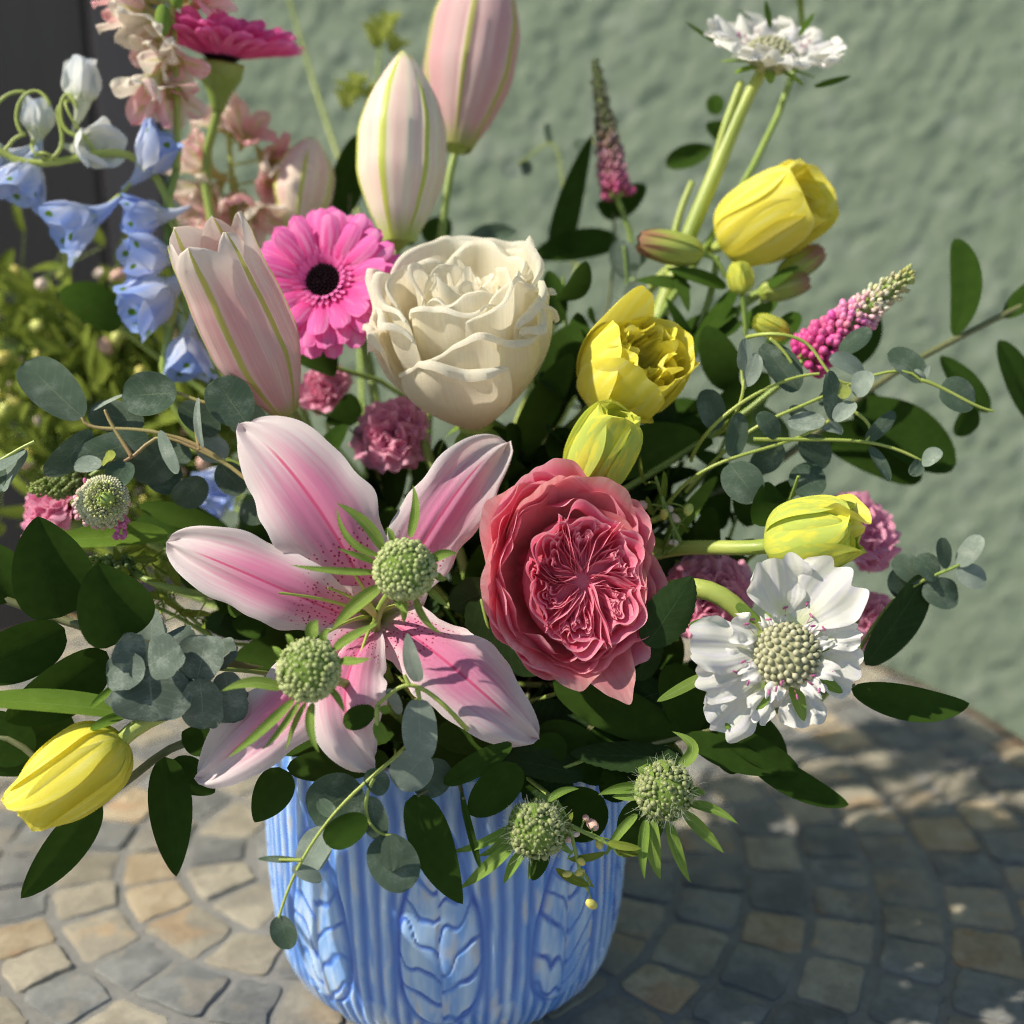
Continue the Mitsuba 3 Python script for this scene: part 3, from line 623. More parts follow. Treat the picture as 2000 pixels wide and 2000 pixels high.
# the heart: petals folded in nested loops about an eye, in six quarters
EYE = np.array([.0035, -.002])
dome = fib(500, 0.0) * [.0235, .0235, .0085] + [EYE[0], EYE[1], .0125]
for q in range(6):
    a0 = q * math.pi / 3 + .25 + prng.uniform(-.15, .15); K_ = 6
    ex, ey = np.array([math.cos(a0), math.sin(a0)]), np.array([-math.sin(a0), math.cos(a0)])
    for k in range(K_):
        f = 1 - k / (K_ + .3)
        s = np.linspace(-1, 1, 61); half = .50 * f + .03; rho = .0240 * (1 - .080 * k) * prng.uniform(.92, 1.06)
        sk = prng.uniform(-.25, .25)
        ang = half * np.sign(s) * np.minimum(1, np.abs(s) * 2.2) ** .8 + sk * .12
        rad = rho * np.where(np.abs(s) < .45, 1 - .10 * (np.abs(s) / .45) ** 2 + .05 * np.sin(s * 12 + k), .90 * (1 - ((np.abs(s) - .45) / .55)) ** .9 + .10)
        wig = .0010 * np.sin(s * 8 + prng.uniform(0, 6)) + .0003 * np.sin(s * 19 + prng.uniform(0, 6))
        swirl = .35 * (1 - rad / .026)
        xy = EYE + np.stack([ex[0] * rad * np.cos(ang + swirl) + ey[0] * rad * np.sin(ang + swirl), ex[1] * rad * np.cos(ang + swirl) + ey[1] * rad * np.sin(ang + swirl)], 1)
        nn = np.gradient(xy, axis=0); nn = np.stack([-nn[:, 1], nn[:, 0]], 1) / (np.linalg.norm(nn, axis=1, keepdims=True) + 1e-9)
        xy = xy + nn * wig[:, None]
        rr = np.linalg.norm(xy - EYE, axis=1)
        top = .0265 - .0045 * (1 - rr / .026) ** 2 - .0014 * k / 6 + .0010 * np.sin(s * 6 + k) + prng.uniform(-.0006, .0006)
        t = np.linspace(0, 1, 8)
        lean = (xy - EYE) / (rr[:, None] + 1e-6)
        G = np.stack([np.c_[xy + lean * (.0030 * w ** 2 - .0012), top - .008 * (1 - w)] for w in t])
        pput((G + [0, 0, .0085], s, .35 + .64 * t), name='heart_petal')
hb = ICO2[0] * [.0230, .0230, .0085] + [EYE[0], EYE[1], .0210]
PID[0] += 1
put('heart_base', (PO + hb @ PX.T, ICO2[1], np.full((len(hb), 2), [PID[0] % 997 + .5, .5])), 'm_prose', pr)
blob(PO + PM @ np.array([EYE[0], EYE[1], .0288]), PM, .0018, .0018, .002, 'm_eye', 'eye', pr)
stem_to_vase(pr, PO, PM[:, 2], .003)

# ---------------------------------------------------------------- delphinium and larkspur
def blossom(parent, O, axis, s, mat, n=5, open_=30, seed=0, spur=True, sm='m_stemlime'):
    """A nodding bell of five petals, axis pointing out of its mouth."""
    k = key_for('blossom', parent); Mx = frame(axis); h = np.random.default_rng(seed); O = np.asarray(O)
    tail = [O + Mx @ np.array(q) * s for q in ((0, 0, .16), (0, 0, -.12), (.03, .06, -.36), (.03, .16, -.62))]
    PID[0] += 1
    tb = tube(tail, [.26 * s, .15 * s, .075 * s, .03 * s], 10, 8)
    scene[k] = mikit.ply(trimesh.Trimesh(*tb, process=False), mat, smooth=True, uv=np.tile([[PID[0] % 997 + .5, .25]], (len(tb[0]), 1)))
    for i in range(n):
        e = 90 - open_ + h.uniform(-14, 14)
        lk_ = mat == 'm_lark'
        g = petal(s * h.uniform(.92, 1.1), s * (.36 if lk_ else .50), [(0, 38), (.3, e), (.75, e + (4 if lk_ else 12)), (1.1, e - (16 if lk_ else 4))], ab=(.6, .6) if lk_ else (.5, .24), fan=None if lk_ else (.35, .34, .02), rc=s * .55, ruf=s * (.09 if lk_ else .05), rk=1.6, seed=seed * 31 + i, nu=9, nv=13, y0=.10 * s)
        put('petal', setp(g, O, Mx, (i + h.uniform(-.16, .16)) * 2 * math.pi / n + seed), mat, k)
    if n > 4:
        for i in range(2):
            g = petal(s * .6, s * .2, [(0, 60), (1.1, 75)], ab=(.5, .4), rc=s * .3, seed=seed + i, nu=7, nv=8, y0=.05 * s)
            put('petal', setp(g, O, Mx, i * 2.6 + seed), mat, k)
    return k
dp = thing('delphinium', 'light blue delphinium stalk drooping at the left with green dotted blossoms', 'delphinium')
DD = .66
spray(dp, [(330, 640, .66), (345, 470, .665), (300, 340, .665), (240, 300, .66), (120, 315, .655), (-30, 265, .65)], (.0026, .0018), 'm_stemlime', 24)
def dbl(x, y, ax, s, seed, mat='m_delph', op=26, d=DD, link=None):
    blossom(dp, P(x, y, d), D(*ax), s * 1.18, mat, 5, op - 4, seed)
    if link: put('pedicel', tube([P(*link[0]), P(*link[1]), P(x, y, d + .004)], [.0009, .0008, .0009], 14, 6), 'm_stemlime', dp)
dbl(280, 333, (.62, .72, .25), .0215, 1, op=26, link=((235, 385, .662), (262, 350, .662)))
dbl(185, 420, (-.85, -.45, .35), .024, 2, op=30, link=((240, 375, .662), (215, 395, .664)))
dbl(318, 420, (-.95, -.12, .25), .020, 3, op=22, link=((345, 470, .665), (335, 440, .66)))
dbl(332, 500, (-.85, -.1, .35), .022, 4, op=28, link=((345, 540, .665), (345, 515, .66)))
dbl(335, 560, (-.75, -.62, .3), .0265, 5, op=24, link=((340, 600, .665), (345, 575, .66)))
dbl(372, 655, (-.05, -1, .2), .0225, 6, op=22, link=((340, 600, .665), (362, 620, .66)))
dbl(65, 315, (-.35, -.95, .25), .022, 7, op=26, link=((110, 312, .655), (90, 300, .65)))
dbl(15, 305, (-.95, -.25, .3), .021, 8, op=26)
dbl(155, 290, (.8, -.05, .4), .020, 9, 'm_delphw', 34, link=((180, 300, .658), (165, 300, .654)))
dbl(158, 205, (.12, 1, .2), .0205, 10, 'm_delphw', 10, link=((190, 300, .658), (128, 200, .65)))
dbl(72, 265, (.10, 1, .15), .0175, 11, 'm_delphw', 4, link=((100, 312, .656), (70, 300, .65)))
dbl(455, 930, (-.5, -.5, .6), .020, 12, op=30, d=.70)
dbl(430, 990, (-.5, -.3, .7), .018, 13, op=30, d=.70)
for (q0, q1, q2, q3) in (((5, 300), (-12, 215), (15, 185), (50, 180)), ((45, 262), (38, 200), (62, 178), (98, 205)), ((150, 265), (118, 215), (128, 185), (150, 210)), ((100, 310), (118, 250), (112, 215), (120, 205)), ((0, 305), (20, 280), (30, 270), (50, 262))):
    put('pedicel', tube([P(*q, .652) for q in (q0, q1, q2, q3)], [.0011, .0010, .0009, .0009], 16, 7), 'm_stemlime', dp)
stem_to_vase(dp, P(332, 640, .66), D(-.2, .9, .1), .0028)
def stalk(name, label, cat, base, tip, blooms, mat, d, s):
    th = thing(name, label, cat)
    spray(th, [(*base, d), ((base[0] + tip[0]) / 2 + 8, (base[1] + tip[1]) / 2, d), (*tip, d)], (.0022, .0012), 'm_stemlime', 16)
    for i, (x, y, ax, k) in enumerate(blooms):
        blossom(th, P(x, y, d - .006 + .012 * ((i * 37) % 10) / 10), D(*ax), s * k, mat, 5, 34 + (i * 13) % 22, 40 + i)
        f = np.clip((base[1] - y) / (base[1] - tip[1]), 0, 1)
        put('pedicel', tube([P(base[0] + (tip[0] - base[0]) * f, base[1] + (tip[1] - base[1]) * f + 14, d), P(x, y, d)], [.0007, .0007], 8, 6), 'm_stemlime', th)
    stem_to_vase(th, P(*base, d), D(0, 1, 0), .0024)
    return th
lk = stalk('larkspur', 'cream and blush larkspur at the top left in front of the edge on gerbera', 'larkspur', (345, 330), (325, -90),
      [(300, 160, (-.4, -.8, .5), 1.2), (335, 178, (.4, -.8, .5), 1.0), (285, 25, (-.8, .2, .5), 1.25), (310, 55, (-.5, -.7, .6), 1.2), (385, 5, (.7, .3, .5), 1.0), (340, 120, (.2, -.8, .7), 1.1), (270, -10, (-.7, .4, .4), 1.1), (360, -20, (.2, .4, .8), 1.2), (315, 110, (-.6, -.5, .6), .9)], 'm_lark', .665, .0195)
for (x, y, l) in ((318, 40, 62), (345, -15, 40)):
    put('flower_bud', beads([P(x, y, .645)], [D(.05, -1, .1)], .0042, 2.1, None, ICO2)[0], 'm_bract', lk)
stalk('larkspur', 'dusty pink larkspur blossoms behind the opening lily bud', 'larkspur', (455, 560), (440, 215),
      [(405, 330, (-.7, .6, .3), 1.25), (420, 370, (-.4, -.6, .6), 1.2), (460, 385, (.2, -.8, .5), 1.2), (475, 270, (.3, .5, .7), 1.1), (520, 310, (.7, -.5, .5), 1.2), (440, 250, (-.4, .6, .4), 1.0), (490, 410, (.5, -.7, .4), 1.2), (405, 405, (-.6, -.5, .5), 1.0), (528, 350, (.6, -.6, .5), .9)], 'm_lark', .735, .0195)

# ---------------------------------------------------------------- tulips
def cup(th, O, Mx, L, W, n, mat, el, rc, seed, ab=(.42, .34), y0=.001, ruf=.0006, inner=.93, sx=(1, 1, 1), name='petal', jit=5):
    h = np.random.default_rng(seed); Ms = Mx @ np.diag(sx)
    for i in range(n):
        out = i % 2 == 0
        e = [(a, b + h.uniform(-jit, jit) * (a > .3)) for a, b in el]
        g = petal(L * (1 if out else .985) * h.uniform(.97, 1.02), W, e, ab=ab, rc=rc * (1 if out else inner), ruf=ruf, rk=1.5, seed=seed * 17 + i, nu=15, nv=22, y0=y0 * (1 if out else inner))
        G, u, v = g; G = G * [1, 1 if out else inner, 1]
        put(name, setp((G, u, v), O, Ms, i * 2 * math.pi / n + h.uniform(-.08, .08) + seed), mat, th)
def tulip_stem(th, pts, r=.0036):
    q = [P(*p) for p in pts]
    return put('stem', tube(q, [r, r], 22, 10), 'm_stemlime', th)
t5 = thing('yellow_tulip', 'closed yellow tulip hanging down at the lower left', 'tulip')
ax5 = D(-.78, -.60, .12); O5 = P(240, 1440, .530)
cup(t5, O5, frame(ax5), .0585, .0222, 3, 'm_yell', [(0, 5), (.12, 45), (.32, 84), (.6, 97), (.9, 104), (1.2, 96)], .0205, 2, ab=(.40, .40), y0=.002)
cup(t5, O5, frame(ax5), .0575, .0212, 3, 'm_yell', [(0, 5), (.12, 46), (.32, 85), (.6, 98), (.9, 105), (1.2, 100)], .0196, 3, ab=(.40, .42), y0=.0018)
tulip_stem(t5, [(238, 1444, .530), (300, 1402, .534), (420, 1370, .56), (600, 1380, .60), (860, 1480, .65)])
LF(t5, 'leaf', 'm_tulipleaf', (300, 1400), (-60, 1368), .535, .52, 66, n=(.05, .9, .6), bow=10, ab=(.5, .5), cup=.3)
LF(t5, 'leaf', 'm_tulipleaf', (250, 1395), (176, 1425), .53, .52, 22, n=(.3, .6, 1), ab=(.5, .5), cup=.4, bow=6)
LF(t5, 'leaf', 'm_tulipleaf', (235, 1335), (176, 1383), .53, .52, 16, n=(.3, .6, 1), ab=(.5, .5), cup=.4, bow=6)
t2 = thing('double_tulip', 'open double yellow tulip with crowded petals right of the white rose', 'tulip')
O2, ax2 = P(1176, 776, .622), D(.44, .40, .80); M2 = frame(ax2)
for k_, (m, L, W, el, rc, ru) in enumerate(((5, .060, .0235, [(0, 0), (.2, 48), (.5, 80), (.8, 96), (1.2, 100)], .029, .0012), (6, .054, .019, [(0, 5), (.2, 54), (.5, 84), (.85, 98), (1.2, 108)], .023, .0022), (8, .051, .0135, [(0, 15), (.2, 58), (.5, 84), (.85, 96), (1.2, 60)], .013, .0032), (8, .048, .0105, [(0, 25), (.2, 68), (.5, 90), (.85, 98), (1.2, 50)], .009, .0032), (5, .044, .0080, [(0, 40), (.3, 80), (1.2, 95)], .006, .002))):
    for i in range(m):
        h = np.random.default_rng(k_ * 20 + i); e2 = [(q, w + h.uniform(-9, 9) * (q > .4)) for q, w in el]
        put('petal', setp(petal(1.05 * L * h.uniform(.92, 1.06), 1.08 * W * h.uniform(.9, 1.1), e2, fan=(.35, .26, .02), rc=rc, ruf=ru, rk=1.6, lobes=.06 if k_ > 1 else 0, seed=k_ * 31 + i, nu=25, nv=24, y0=.003 if k_ < 2 else .002), O2, M2, (i + h.uniform(-.2, .2)) * 2 * math.pi / m + k_), 'm_yell', t2)
for (a, e, L) in ((2.8, 40, .040),):
    put('petal', setp(petal(L, .021, [(0, 0), (.3, e), (.7, e + 22), (1.2, e + 50)], fan=(.35, .3, .02), rc=.024, ruf=.001, rk=1.5, seed=int(a * 10 + 50), nu=25, nv=24, y0=.003), O2, M2, a), 'm_yell', t2)
stem_to_vase(t2, O2, ax2, .0035, 'm_stemlime')
t1 = thing('double_tulip', 'yellow tulip tipped to the right under the upper white scabiosa', 'tulip')
O1, ax1 = P(1415, 478, .685), D(.70, .36, .64); M1 = frame(ax1)
cup(t1, O1, M1, .068, .026, 4, 'm_yell', [(0, 0), (.15, 48), (.4, 84), (.7, 97), (1.2, 84)], .027, 11, ab=(.42, .28), y0=.004)
cup(t1, O1, M1, .066, .024, 4, 'm_yell', [(0, 0), (.15, 48), (.4, 86), (.7, 97), (1.2, 88)], .025, 12, ab=(.42, .30), y0=.003)
cup(t1, O1, M1, .055, .013, 6, 'm_yell', [(0, 20), (.2, 64), (.5, 90), (1.2, 100)], .014, 13, ab=(.45, .3), y0=.002, ruf=.002, jit=10)
stem_to_vase(t1, O1, ax1, .0035, 'm_stemlime')
t3 = thing('double_tulip', 'greenish yellow closed tulip just above the pink garden rose', 'tulip')
O3, ax3 = P(1138, 958, .588), D(.36, .80, .42); M3 = frame(ax3)
cup(t3, O3, M3, .050, .0185, 4, 'm_ygreen', [(0, 5), (.15, 52), (.4, 84), (.7, 99), (1.2, 118)], .0185, 21, ab=(.42, .34), ruf=.0011, y0=.002)
cup(t3, O3, M3, .049, .0165, 5, 'm_ygreen', [(0, 5), (.15, 54), (.4, 86), (.7, 100), (1.2, 118)], .0165, 22, ab=(.42, .32), ruf=.0013, y0=.002)
stem_to_vase(t3, O3, ax3, .0035, 'm_stemlime')
t4 = thing('double_tulip', 'lime yellow tulip with one petal standing open, above the lower white scabiosa', 'tulip')
O4, ax4 = P(1498, 1066, .572), D(.86, .22, .46); M4 = frame(ax4)
cup(t4, O4, M4, .052, .023, 4, 'm_ygreen', [(0, 0), (.2, 48), (.45, 84), (.7, 106), (1.2, 128)], .0205, 31, ab=(.42, .32), ruf=.0011, y0=.002)
cup(t4, O4, M4, .050, .019, 5, 'm_ygreen', [(0, 0), (.2, 50), (.45, 86), (.7, 105), (1.2, 122)], .0185, 32, ab=(.42, .32), ruf=.0014, y0=.002)
put('petal', blade(P(1588, 1008, .560), P(1702, 1022, .548), .0105, (.5, .5), D(.1, .9, .3), cup=.9, ruf=.0006, nu=13, nv=20), 'm_yell', t4, label='petal standing open')
put('petal', blade(P(1560, 1075, .556), P(1690, 1030, .547), .0085, (.5, .55), D(-.1, -.6, .8), cup=-.7, nu=13, nv=20), 'm_yell', t4)
tulip_stem(t4, [(1500, 1066, .572), (1420, 1070, .585), (1300, 1075, .61), (1150, 1150, .64), (950, 1420, .66)])

# ---------------------------------------------------------------- scabiosa: green heads and white flowers
def scab_head(name, label, O, axis, R, bracts, dcam, hairy=False, stem=None, seed=0):
    th = thing(name, label, 'scabiosa'); Mx = frame(axis); O = np.asarray(O); h = np.random.default_rng(seed)
    blob(O, Mx, R * .93, R * .93, R * .86, 'm_bract', 'core', th)
    n = 210; d = fib(n, -.35); pos = O + (d * [R, R, R * .84] + h.normal(0, R * (.045 if hairy else .032), d.shape)) @ Mx.T
    rr = R * (.125 - .04 * np.clip(d[:, 2], 0, 1)) * h.uniform(.68, 1.25, n)
    col = np.array([.26, .33, .11]) + (np.array([.46, .50, .24]) - [.26, .33, .11]) * (h.random((n, 1)) * .6 + .4 * (1 - np.clip(d[:, 2:], 0, 1)))
    if hairy: col = col * .75
    m, c = beads(pos, d @ Mx.T, rr, .95, col, ICO1)
    put('florets', m, 'm_bead', th, color=c, kind='stuff')
    ringpos = fib(n, -.35)[120:]; m2, c2 = beads(O + (ringpos * [R * 1.06, R * 1.06, R * .96]) @ Mx.T, ringpos @ Mx.T, R * .045, 2.2, np.tile([.34, .42, .14], (len(ringpos), 1)), ICO0)
    put('calyx_tips', m2, 'm_bead', th, color=c2, kind='stuff')
    for i, (p0, p1, w, *more) in enumerate(bracts):
        db, dt_ = dcam + R * .2, dcam - .004 + .012 * h.random()
        kw = more[0] if more else {}
        LF(th, 'bract', 'm_bract', p0, p1, db, dt_, w, n=(h.uniform(-.3, .3), h.uniform(.1, .6), 1), ab=(.45, .9), cup=.5, bow=kw.get('bow', 8), side=kw.get('side', h.uniform(-9, 9)), curl=kw.get('curl', -6), nu=7, nv=16)
    if hairy:
        for i in range(11):
            g = petal(R * h.uniform(1.2, 1.7), R * h.uniform(.16, .24), [(0, 20), (.3, 70), (.7, 108), (1.2, 140)], ab=(.4, .8), cup=.4, seed=seed * 9 + i, nu=7, nv=14, y0=R * .75, z0=-R * .75)
            put('bract', setp(g, O, Mx, i * .571 + h.uniform(-.2, .2)), 'm_bract', th)
        hr = []
        for i in range(260):
            q = unit(h.normal(0, 1, 3)); q[2] = abs(q[2]) * .6 - .2; q = unit(q); b = O + (q * R * .98) @ Mx.T
            e = b + ((q + h.normal(0, .35, 3)) * R * h.uniform(.18, .42)) @ Mx.T
            hr.append(tube([b, (b + e) / 2 + h.normal(0, .0005, 3), e], [.00011, .00005], 4, 3, False))
        put('hairs', join(hr), 'm_hair', th, kind='stuff')
    if stem: put('stem', tube([O - Mx[:, 2] * R * .5] + [P(*q) for q in stem], [.0019, .0019], 20, 8), 'm_stem', th)
    return th
scab_head('scabiosa_head', 'spherical green scabiosa head over the throat of the lily', P(790, 1113, .515), D(.05, .25, 1), .0118,
    [((748, 1075), (655, 983), 24, {'side': 10}), ((740, 1085), (659, 990), 15, {'side': -22}), ((735, 1100), (658, 1072), 13), ((738, 1118), (568, 1105), 15, {'side': -6}), ((800, 1050), (808, 948), 20, {'side': 12}),
     ((745, 1145), (648, 1232), 28), ((842, 1095), (892, 1082), 20), ((788, 1170), (788, 1216), 15), ((812, 1165), (862, 1238), 15, {'side': 12}), ((835, 1150), (877, 1188), 16), ((765, 1060), (755, 1032), 13), ((775, 1165), (800, 1200), 13), ((848, 1120), (872, 1130), 16)],
    .515, stem=[(760, 1160, .54), (735, 1215, .56), (790, 1380, .62), (870, 1500, .66)], seed=1)
scab_head('scabiosa_head', 'green scabiosa head over the lower left lily petal', P(603, 1308, .500), D(-.05, .3, 1), .0118,
    [((550, 1345), (433, 1352), 25, {'side': 12}), ((612, 1250), (622, 1213), 26), ((650, 1270), (741, 1219), 22), ((660, 1290), (727, 1288), 20), ((575, 1365), (446, 1481), 21), ((585, 1370), (513, 1466), 15),
     ((598, 1372), (562, 1465), 14), ((612, 1372), (625, 1471), 19, {'side': 10}), ((555, 1290), (533, 1265), 14), ((645, 1345), (672, 1392), 14), ((572, 1262), (560, 1240), 14), ((632, 1255), (648, 1228), 16)],
    .500, stem=[(660, 1330, .52), (720, 1355, .55), (800, 1420, .6), (870, 1500, .66)], seed=2)
scab_head('scabiosa_head', 'hairy green scabiosa bud under the lower white scabiosa, nearest the right edge of the vase', P(1298, 1545, .545), D(.1, -.05, 1), .0118,
    [((1255, 1540), (1168, 1552), 22), ((1252, 1550), (1195, 1556), 22), ((1245, 1590), (1183, 1672), 19), ((1262, 1600), (1258, 1716), 22), ((1275, 1600), (1290, 1716), 30, {'side': 8}), ((1305, 1605), (1346, 1722), 25), ((1335, 1585), (1413, 1665), 25),
     ((1345, 1570), (1440, 1610), 20, {'side': -6}), ((1322, 1500), (1312, 1428), 24, {'side': 36}), ((1270, 1510), (1245, 1500), 34), ((1350, 1545), (1380, 1548), 20)],
    .545, True, stem=[(1330, 1480, .575), (1250, 1430, .61), (1000, 1480, .66)], seed=3)
scab_head('scabiosa_head', 'hairy green scabiosa bud hanging over the front of the vase', P(1048, 1622, .535), D(.05, -.25, 1), .0112,
    [((1005, 1610), (878, 1664), 19, {'side': -10}), ((1010, 1600), (934, 1670), 22, {'side': -14}), ((1005, 1645), (899, 1736), 27), ((1025, 1660), (986, 1725), 23), ((1040, 1670), (1032, 1716), 16), ((1022, 1570), (1000, 1650), 27), ((1060, 1570), (1100, 1640), 24), ((1082, 1580), (1095, 1650), 20), ((1085, 1640), (1118, 1668), 15), ((1070, 1565), (1130, 1542), 16)],
    .535, True, stem=[(1045, 1560, .56), (1020, 1490, .60), (930, 1480, .66)], seed=4)
M['m_olive'] = solid((.34, .34, .20), .6)
def scabiosa(label, O, axis, R, petals, dcam, seed=0, rings=None):
    th = thing('white_scabiosa', label, 'scabiosa'); Mx = frame(axis); O = np.asarray(O); h = np.random.default_rng(seed)
    blob(O, Mx, R * .97, R * .97, R * .68, 'm_olive', 'core', th)
    n = 100; d = fib(n, .0); pos = O + (d * [R, R, R * .72]) @ Mx.T
    col = np.array([.30, .31, .17]) + h.random((n, 1)) * (np.array([.48, .47, .33]) - [.30, .31, .17])
    m, c = beads(pos, (d / np.linalg.norm(d, axis=1, keepdims=True)) @ Mx.T, R * .105, 1.1, col, ICO1)
    put('florets', m, 'm_bead', th, color=c, kind='stuff')
    for (p0, p1, w, nx, ny, lob) in petals:
        LF(th, 'petal', 'm_scab', p0, p1, dcam + .002, dcam - .006 * h.random(), w, n=(nx, ny, 1), fan=(.30, .14), ruf=13, rk=1.7, lobes=lob * .6, nu=41, nv=34, cup=.10, ribs=.00010)
    for i in range(9):
        a = i * 2 * math.pi / 9 + h.uniform(-.3, .3); L = R * h.uniform(.45, .95)
        g = petal(L, L * .40, [(0, 60), (.5, 30), (1.2, -35)], fan=(.3, .2, 0), ruf=.0011, rk=2.2, lobes=.28, seed=seed * 50 + i, nu=21, nv=14, y0=R * .86)
        put('inner_petal', setp(g, O, Mx, a), 'm_scab', th)
    an = []
    for i in range(20):
        a = h.uniform(0, 6.28); q = np.array([math.cos(a), math.sin(a), 0]) * R * h.uniform(1.0, 1.75); q[2] = R * h.uniform(.35, .75)
        b = O + Mx @ q; t = Mx @ unit([*h.normal(0, 1, 2), .3]); an.append(tube([b - t * .0012, b, b + t * .0012], [.0004, .00055, .0004], 5, 6))
        an.append(tube([O + Mx @ (q * [.75, .75, .2]), b], [.00014, .00012], 3, 4, False))
    put('anthers', join(an), 'm_anther', th, kind='stuff')
    for i in range(8):
        a = i * 2 * math.pi / 8 + .3
        g = petal(R * 1.4, R * .22, [(0, 0), (1.2, -20)], ab=(.4, .6), seed=i, y0=R * .6, z0=-R * .3)
        put('bract', setp(g, O, Mx, a), 'm_bract', th)
    return th
M['m_anther'] = solid((.42, .10, .26), .5)
s2 = scabiosa('white scabiosa facing the viewer below the lime tulip', P(1537, 1282, .545), D(-.12, .36, .92), .0142,
    [((1530, 1200), (1512, 1090), 138, .1, .3, .10), ((1560, 1215), (1655, 1116), 160, -.2, .3, .22), ((1480, 1265), (1348, 1258), 118, .2, .3, .12), ((1480, 1300), (1362, 1330), 110, .2, .1, .12), ((1490, 1330), (1392, 1422), 128, .2, -.1, .18),
     ((1560, 1345), (1572, 1420), 96, -.1, -.2, .15), ((1600, 1290), (1676, 1322), 112, -.3, .1, .12), ((1600, 1250), (1682, 1240), 60, -.3, .3, .15), ((1480, 1240), (1430, 1222), 70, .2, .4, .1), ((1515, 1340), (1470, 1405), 60, .1, -.2, .15)], .545, 3)
put('stem', tube([P(1535, 1285, .56), P(1470, 1218, .565), P(1400, 1160, .565), P(1340, 1148, .57), P(1200, 1220, .62), P(950, 1450, .66)], [.0042, .0046, .004, .003], 26, 10), 'm_stemlime', s2)
LF(s2, 'stem_bract', 'm_bract', (1480, 1215), (1438, 1180), .55, .55, 22, ab=(.3, .3)); LF(s2, 'stem_bract', 'm_bract', (1410, 1215), (1345, 1222), .55, .545, 24, ab=(.4, .5)); LF(s2, 'stem_bract', 'm_bract', (1385, 1315), (1283, 1370), .55, .545, 22, ab=(.4, .6))
LF(s2, 'stem_bract', 'm_bract', (1432, 1395), (1418, 1425), .55, .545, 16, ab=(.4, .6))
s1 = scabiosa('white scabiosa seen from the side on a thick green stalk at the top right', P(1505, 112, .67), D(.14, .80, .58), .0135, [], .67, 5)
for i in range(11):
    a = i * 2 * math.pi / 11
    g = petal(.0265, .0125, [(0, 10), (.5, 30), (1.2, 0)], ab=(.6, .18), ruf=.0034, rk=1.6, lobes=.26, seed=70 + i, nu=19, nv=16, y0=.011)
    put('petal', setp(g, P(1505, 112, .67), frame(D(.14, .80, .58)), a), 'm_scab', s1)
for (a, b, w) in (((1400, 85), (1338, 42), 34), ((1590, 170), (1662, 148), 34), ((1470, 40), (1440, 18), 24), ((1505, 55), (1495, 0), 22), ((1560, 70), (1590, 25), 14)):
    LF(s1, 'bract', 'm_freshleaf', a, b, .675, .672, w, n=(.2, .8, .6), ab=(.5, .7))
put('stem', tube([P(1500, 125, .675), P(1468, 175, .68), P(1400, 330, .685), P(1338, 480, .69), P(1240, 760, .69), P(960, 1400, .67)], [.003, .0042, .0048, .0056, .005, .004], 26, 10), 'm_stemlime', s1)
put('side_stem', tube([P(1448, 160, .68), P(1420, 240, .682), P(1390, 340, .686)], [.002, .0028, .002], 10, 8), 'm_stemlime', s1)
for (p0, p1) in (((1310, 500), (1352, 355)),):
    put('side_stem', tube([P(*p0, .70), P((p0[0] + p1[0]) / 2 - 6, (p0[1] + p1[1]) / 2, .70), P(*p1, .70)], [.0022, .0018], 10, 8), 'm_stemlime', s1)
s3 = scabiosa('white scabiosa cut off by the top edge, above the side view one', P(1560, -42, .70), D(.1, .7, .5), .012, [], .70, 9)
for i in range(10):
    g = petal(.021, .011, [(0, 5), (.5, 10), (1.2, -20)], ab=(.6, .2), ruf=.0022, rk=1.6, lobes=.2, seed=170 + i, nu=15, nv=14, y0=.010)
    put('petal', setp(g, P(1560, -42, .70), frame(D(.1, .7, .5)), i * .628), 'm_scab', s3)
stem_to_vase(s3, P(1560, -30, .71), D(.1, 1, 0), .002)

# ---------------------------------------------------------------- veronica spikes
def veronica(label, B, T, r0, r1, cols, stops, n, bead, seed=0, mat='m_stem'):
    th = thing('veronica_spike', label, 'veronica'); B, T = np.asarray(B), np.asarray(T); h = np.random.default_rng(seed)
    Mx = frame(T - B); L = np.linalg.norm(T - B)
    k = (np.arange(n) + .5) / n; t = k ** .85
    a = np.arange(n) * 2.399963; r = np.interp(t, [0, .45, .85, 1], [r0, (r0 + r1) * .55, r1, r1 * .35])
    loc = np.stack([r * np.cos(a), r * np.sin(a), t * L], 1) * [1, 1, 1]
    lean = np.interp(t, [0, .6, 1], [.25, .7, 2.6]); nr = np.stack([np.cos(a), np.sin(a), lean], 1); nr /= np.linalg.norm(nr, axis=1, keepdims=True)
    loc = loc + h.normal(0, bead * .42, loc.shape)
    C = np.stack([np.interp(t + h.normal(0, .03, n), stops, [c[q] for c in cols]) for q in range(3)], 1) * h.uniform(.8, 1.15, (n, 1))
    rb = bead * np.interp(t, [0, .4, .6, 1], [1.15, 1.0, .62, .42]) * h.uniform(.85, 1.15, n)
    m, c = beads(B + loc @ Mx.T, nr @ Mx.T, rb, 1.55, np.clip(C, 0, 1), ICO1)
    put('florets', m, 'm_bead', th, color=c, kind='stuff')
    put('stalk', tube([B, (B + T) / 2, T], [r0 * .6, (r0 + r1) * .33, r1 * .4], 14, 10), 'm_stem', th)
    stem_to_vase(th, B, T - B, .0018)
    return th
MAG, PK, WH, GR, DG = (.60, .05, .26), (.74, .28, .50), (.66, .60, .46), (.36, .40, .12), (.06, .09, .03)
veronica('pink veronica spike with a pale green tip leaning right on the right side', P(1568, 705, .625), P(1782, 530, .605), .0098, .0052, [MAG, (.66, .12, .34), PK, WH, GR], [0, .35, .52, .66, 1], 300, .0021, 1)
veronica('slender upright veronica spike with a dark tip before the wall', P(1204, 385, .74), P(1162, 116, .74), .0072, .0028, [(.50, .08, .22), (.42, .20, .26), (.16, .15, .10), DG], [0, .25, .45, 1], 320, .0017, 2)
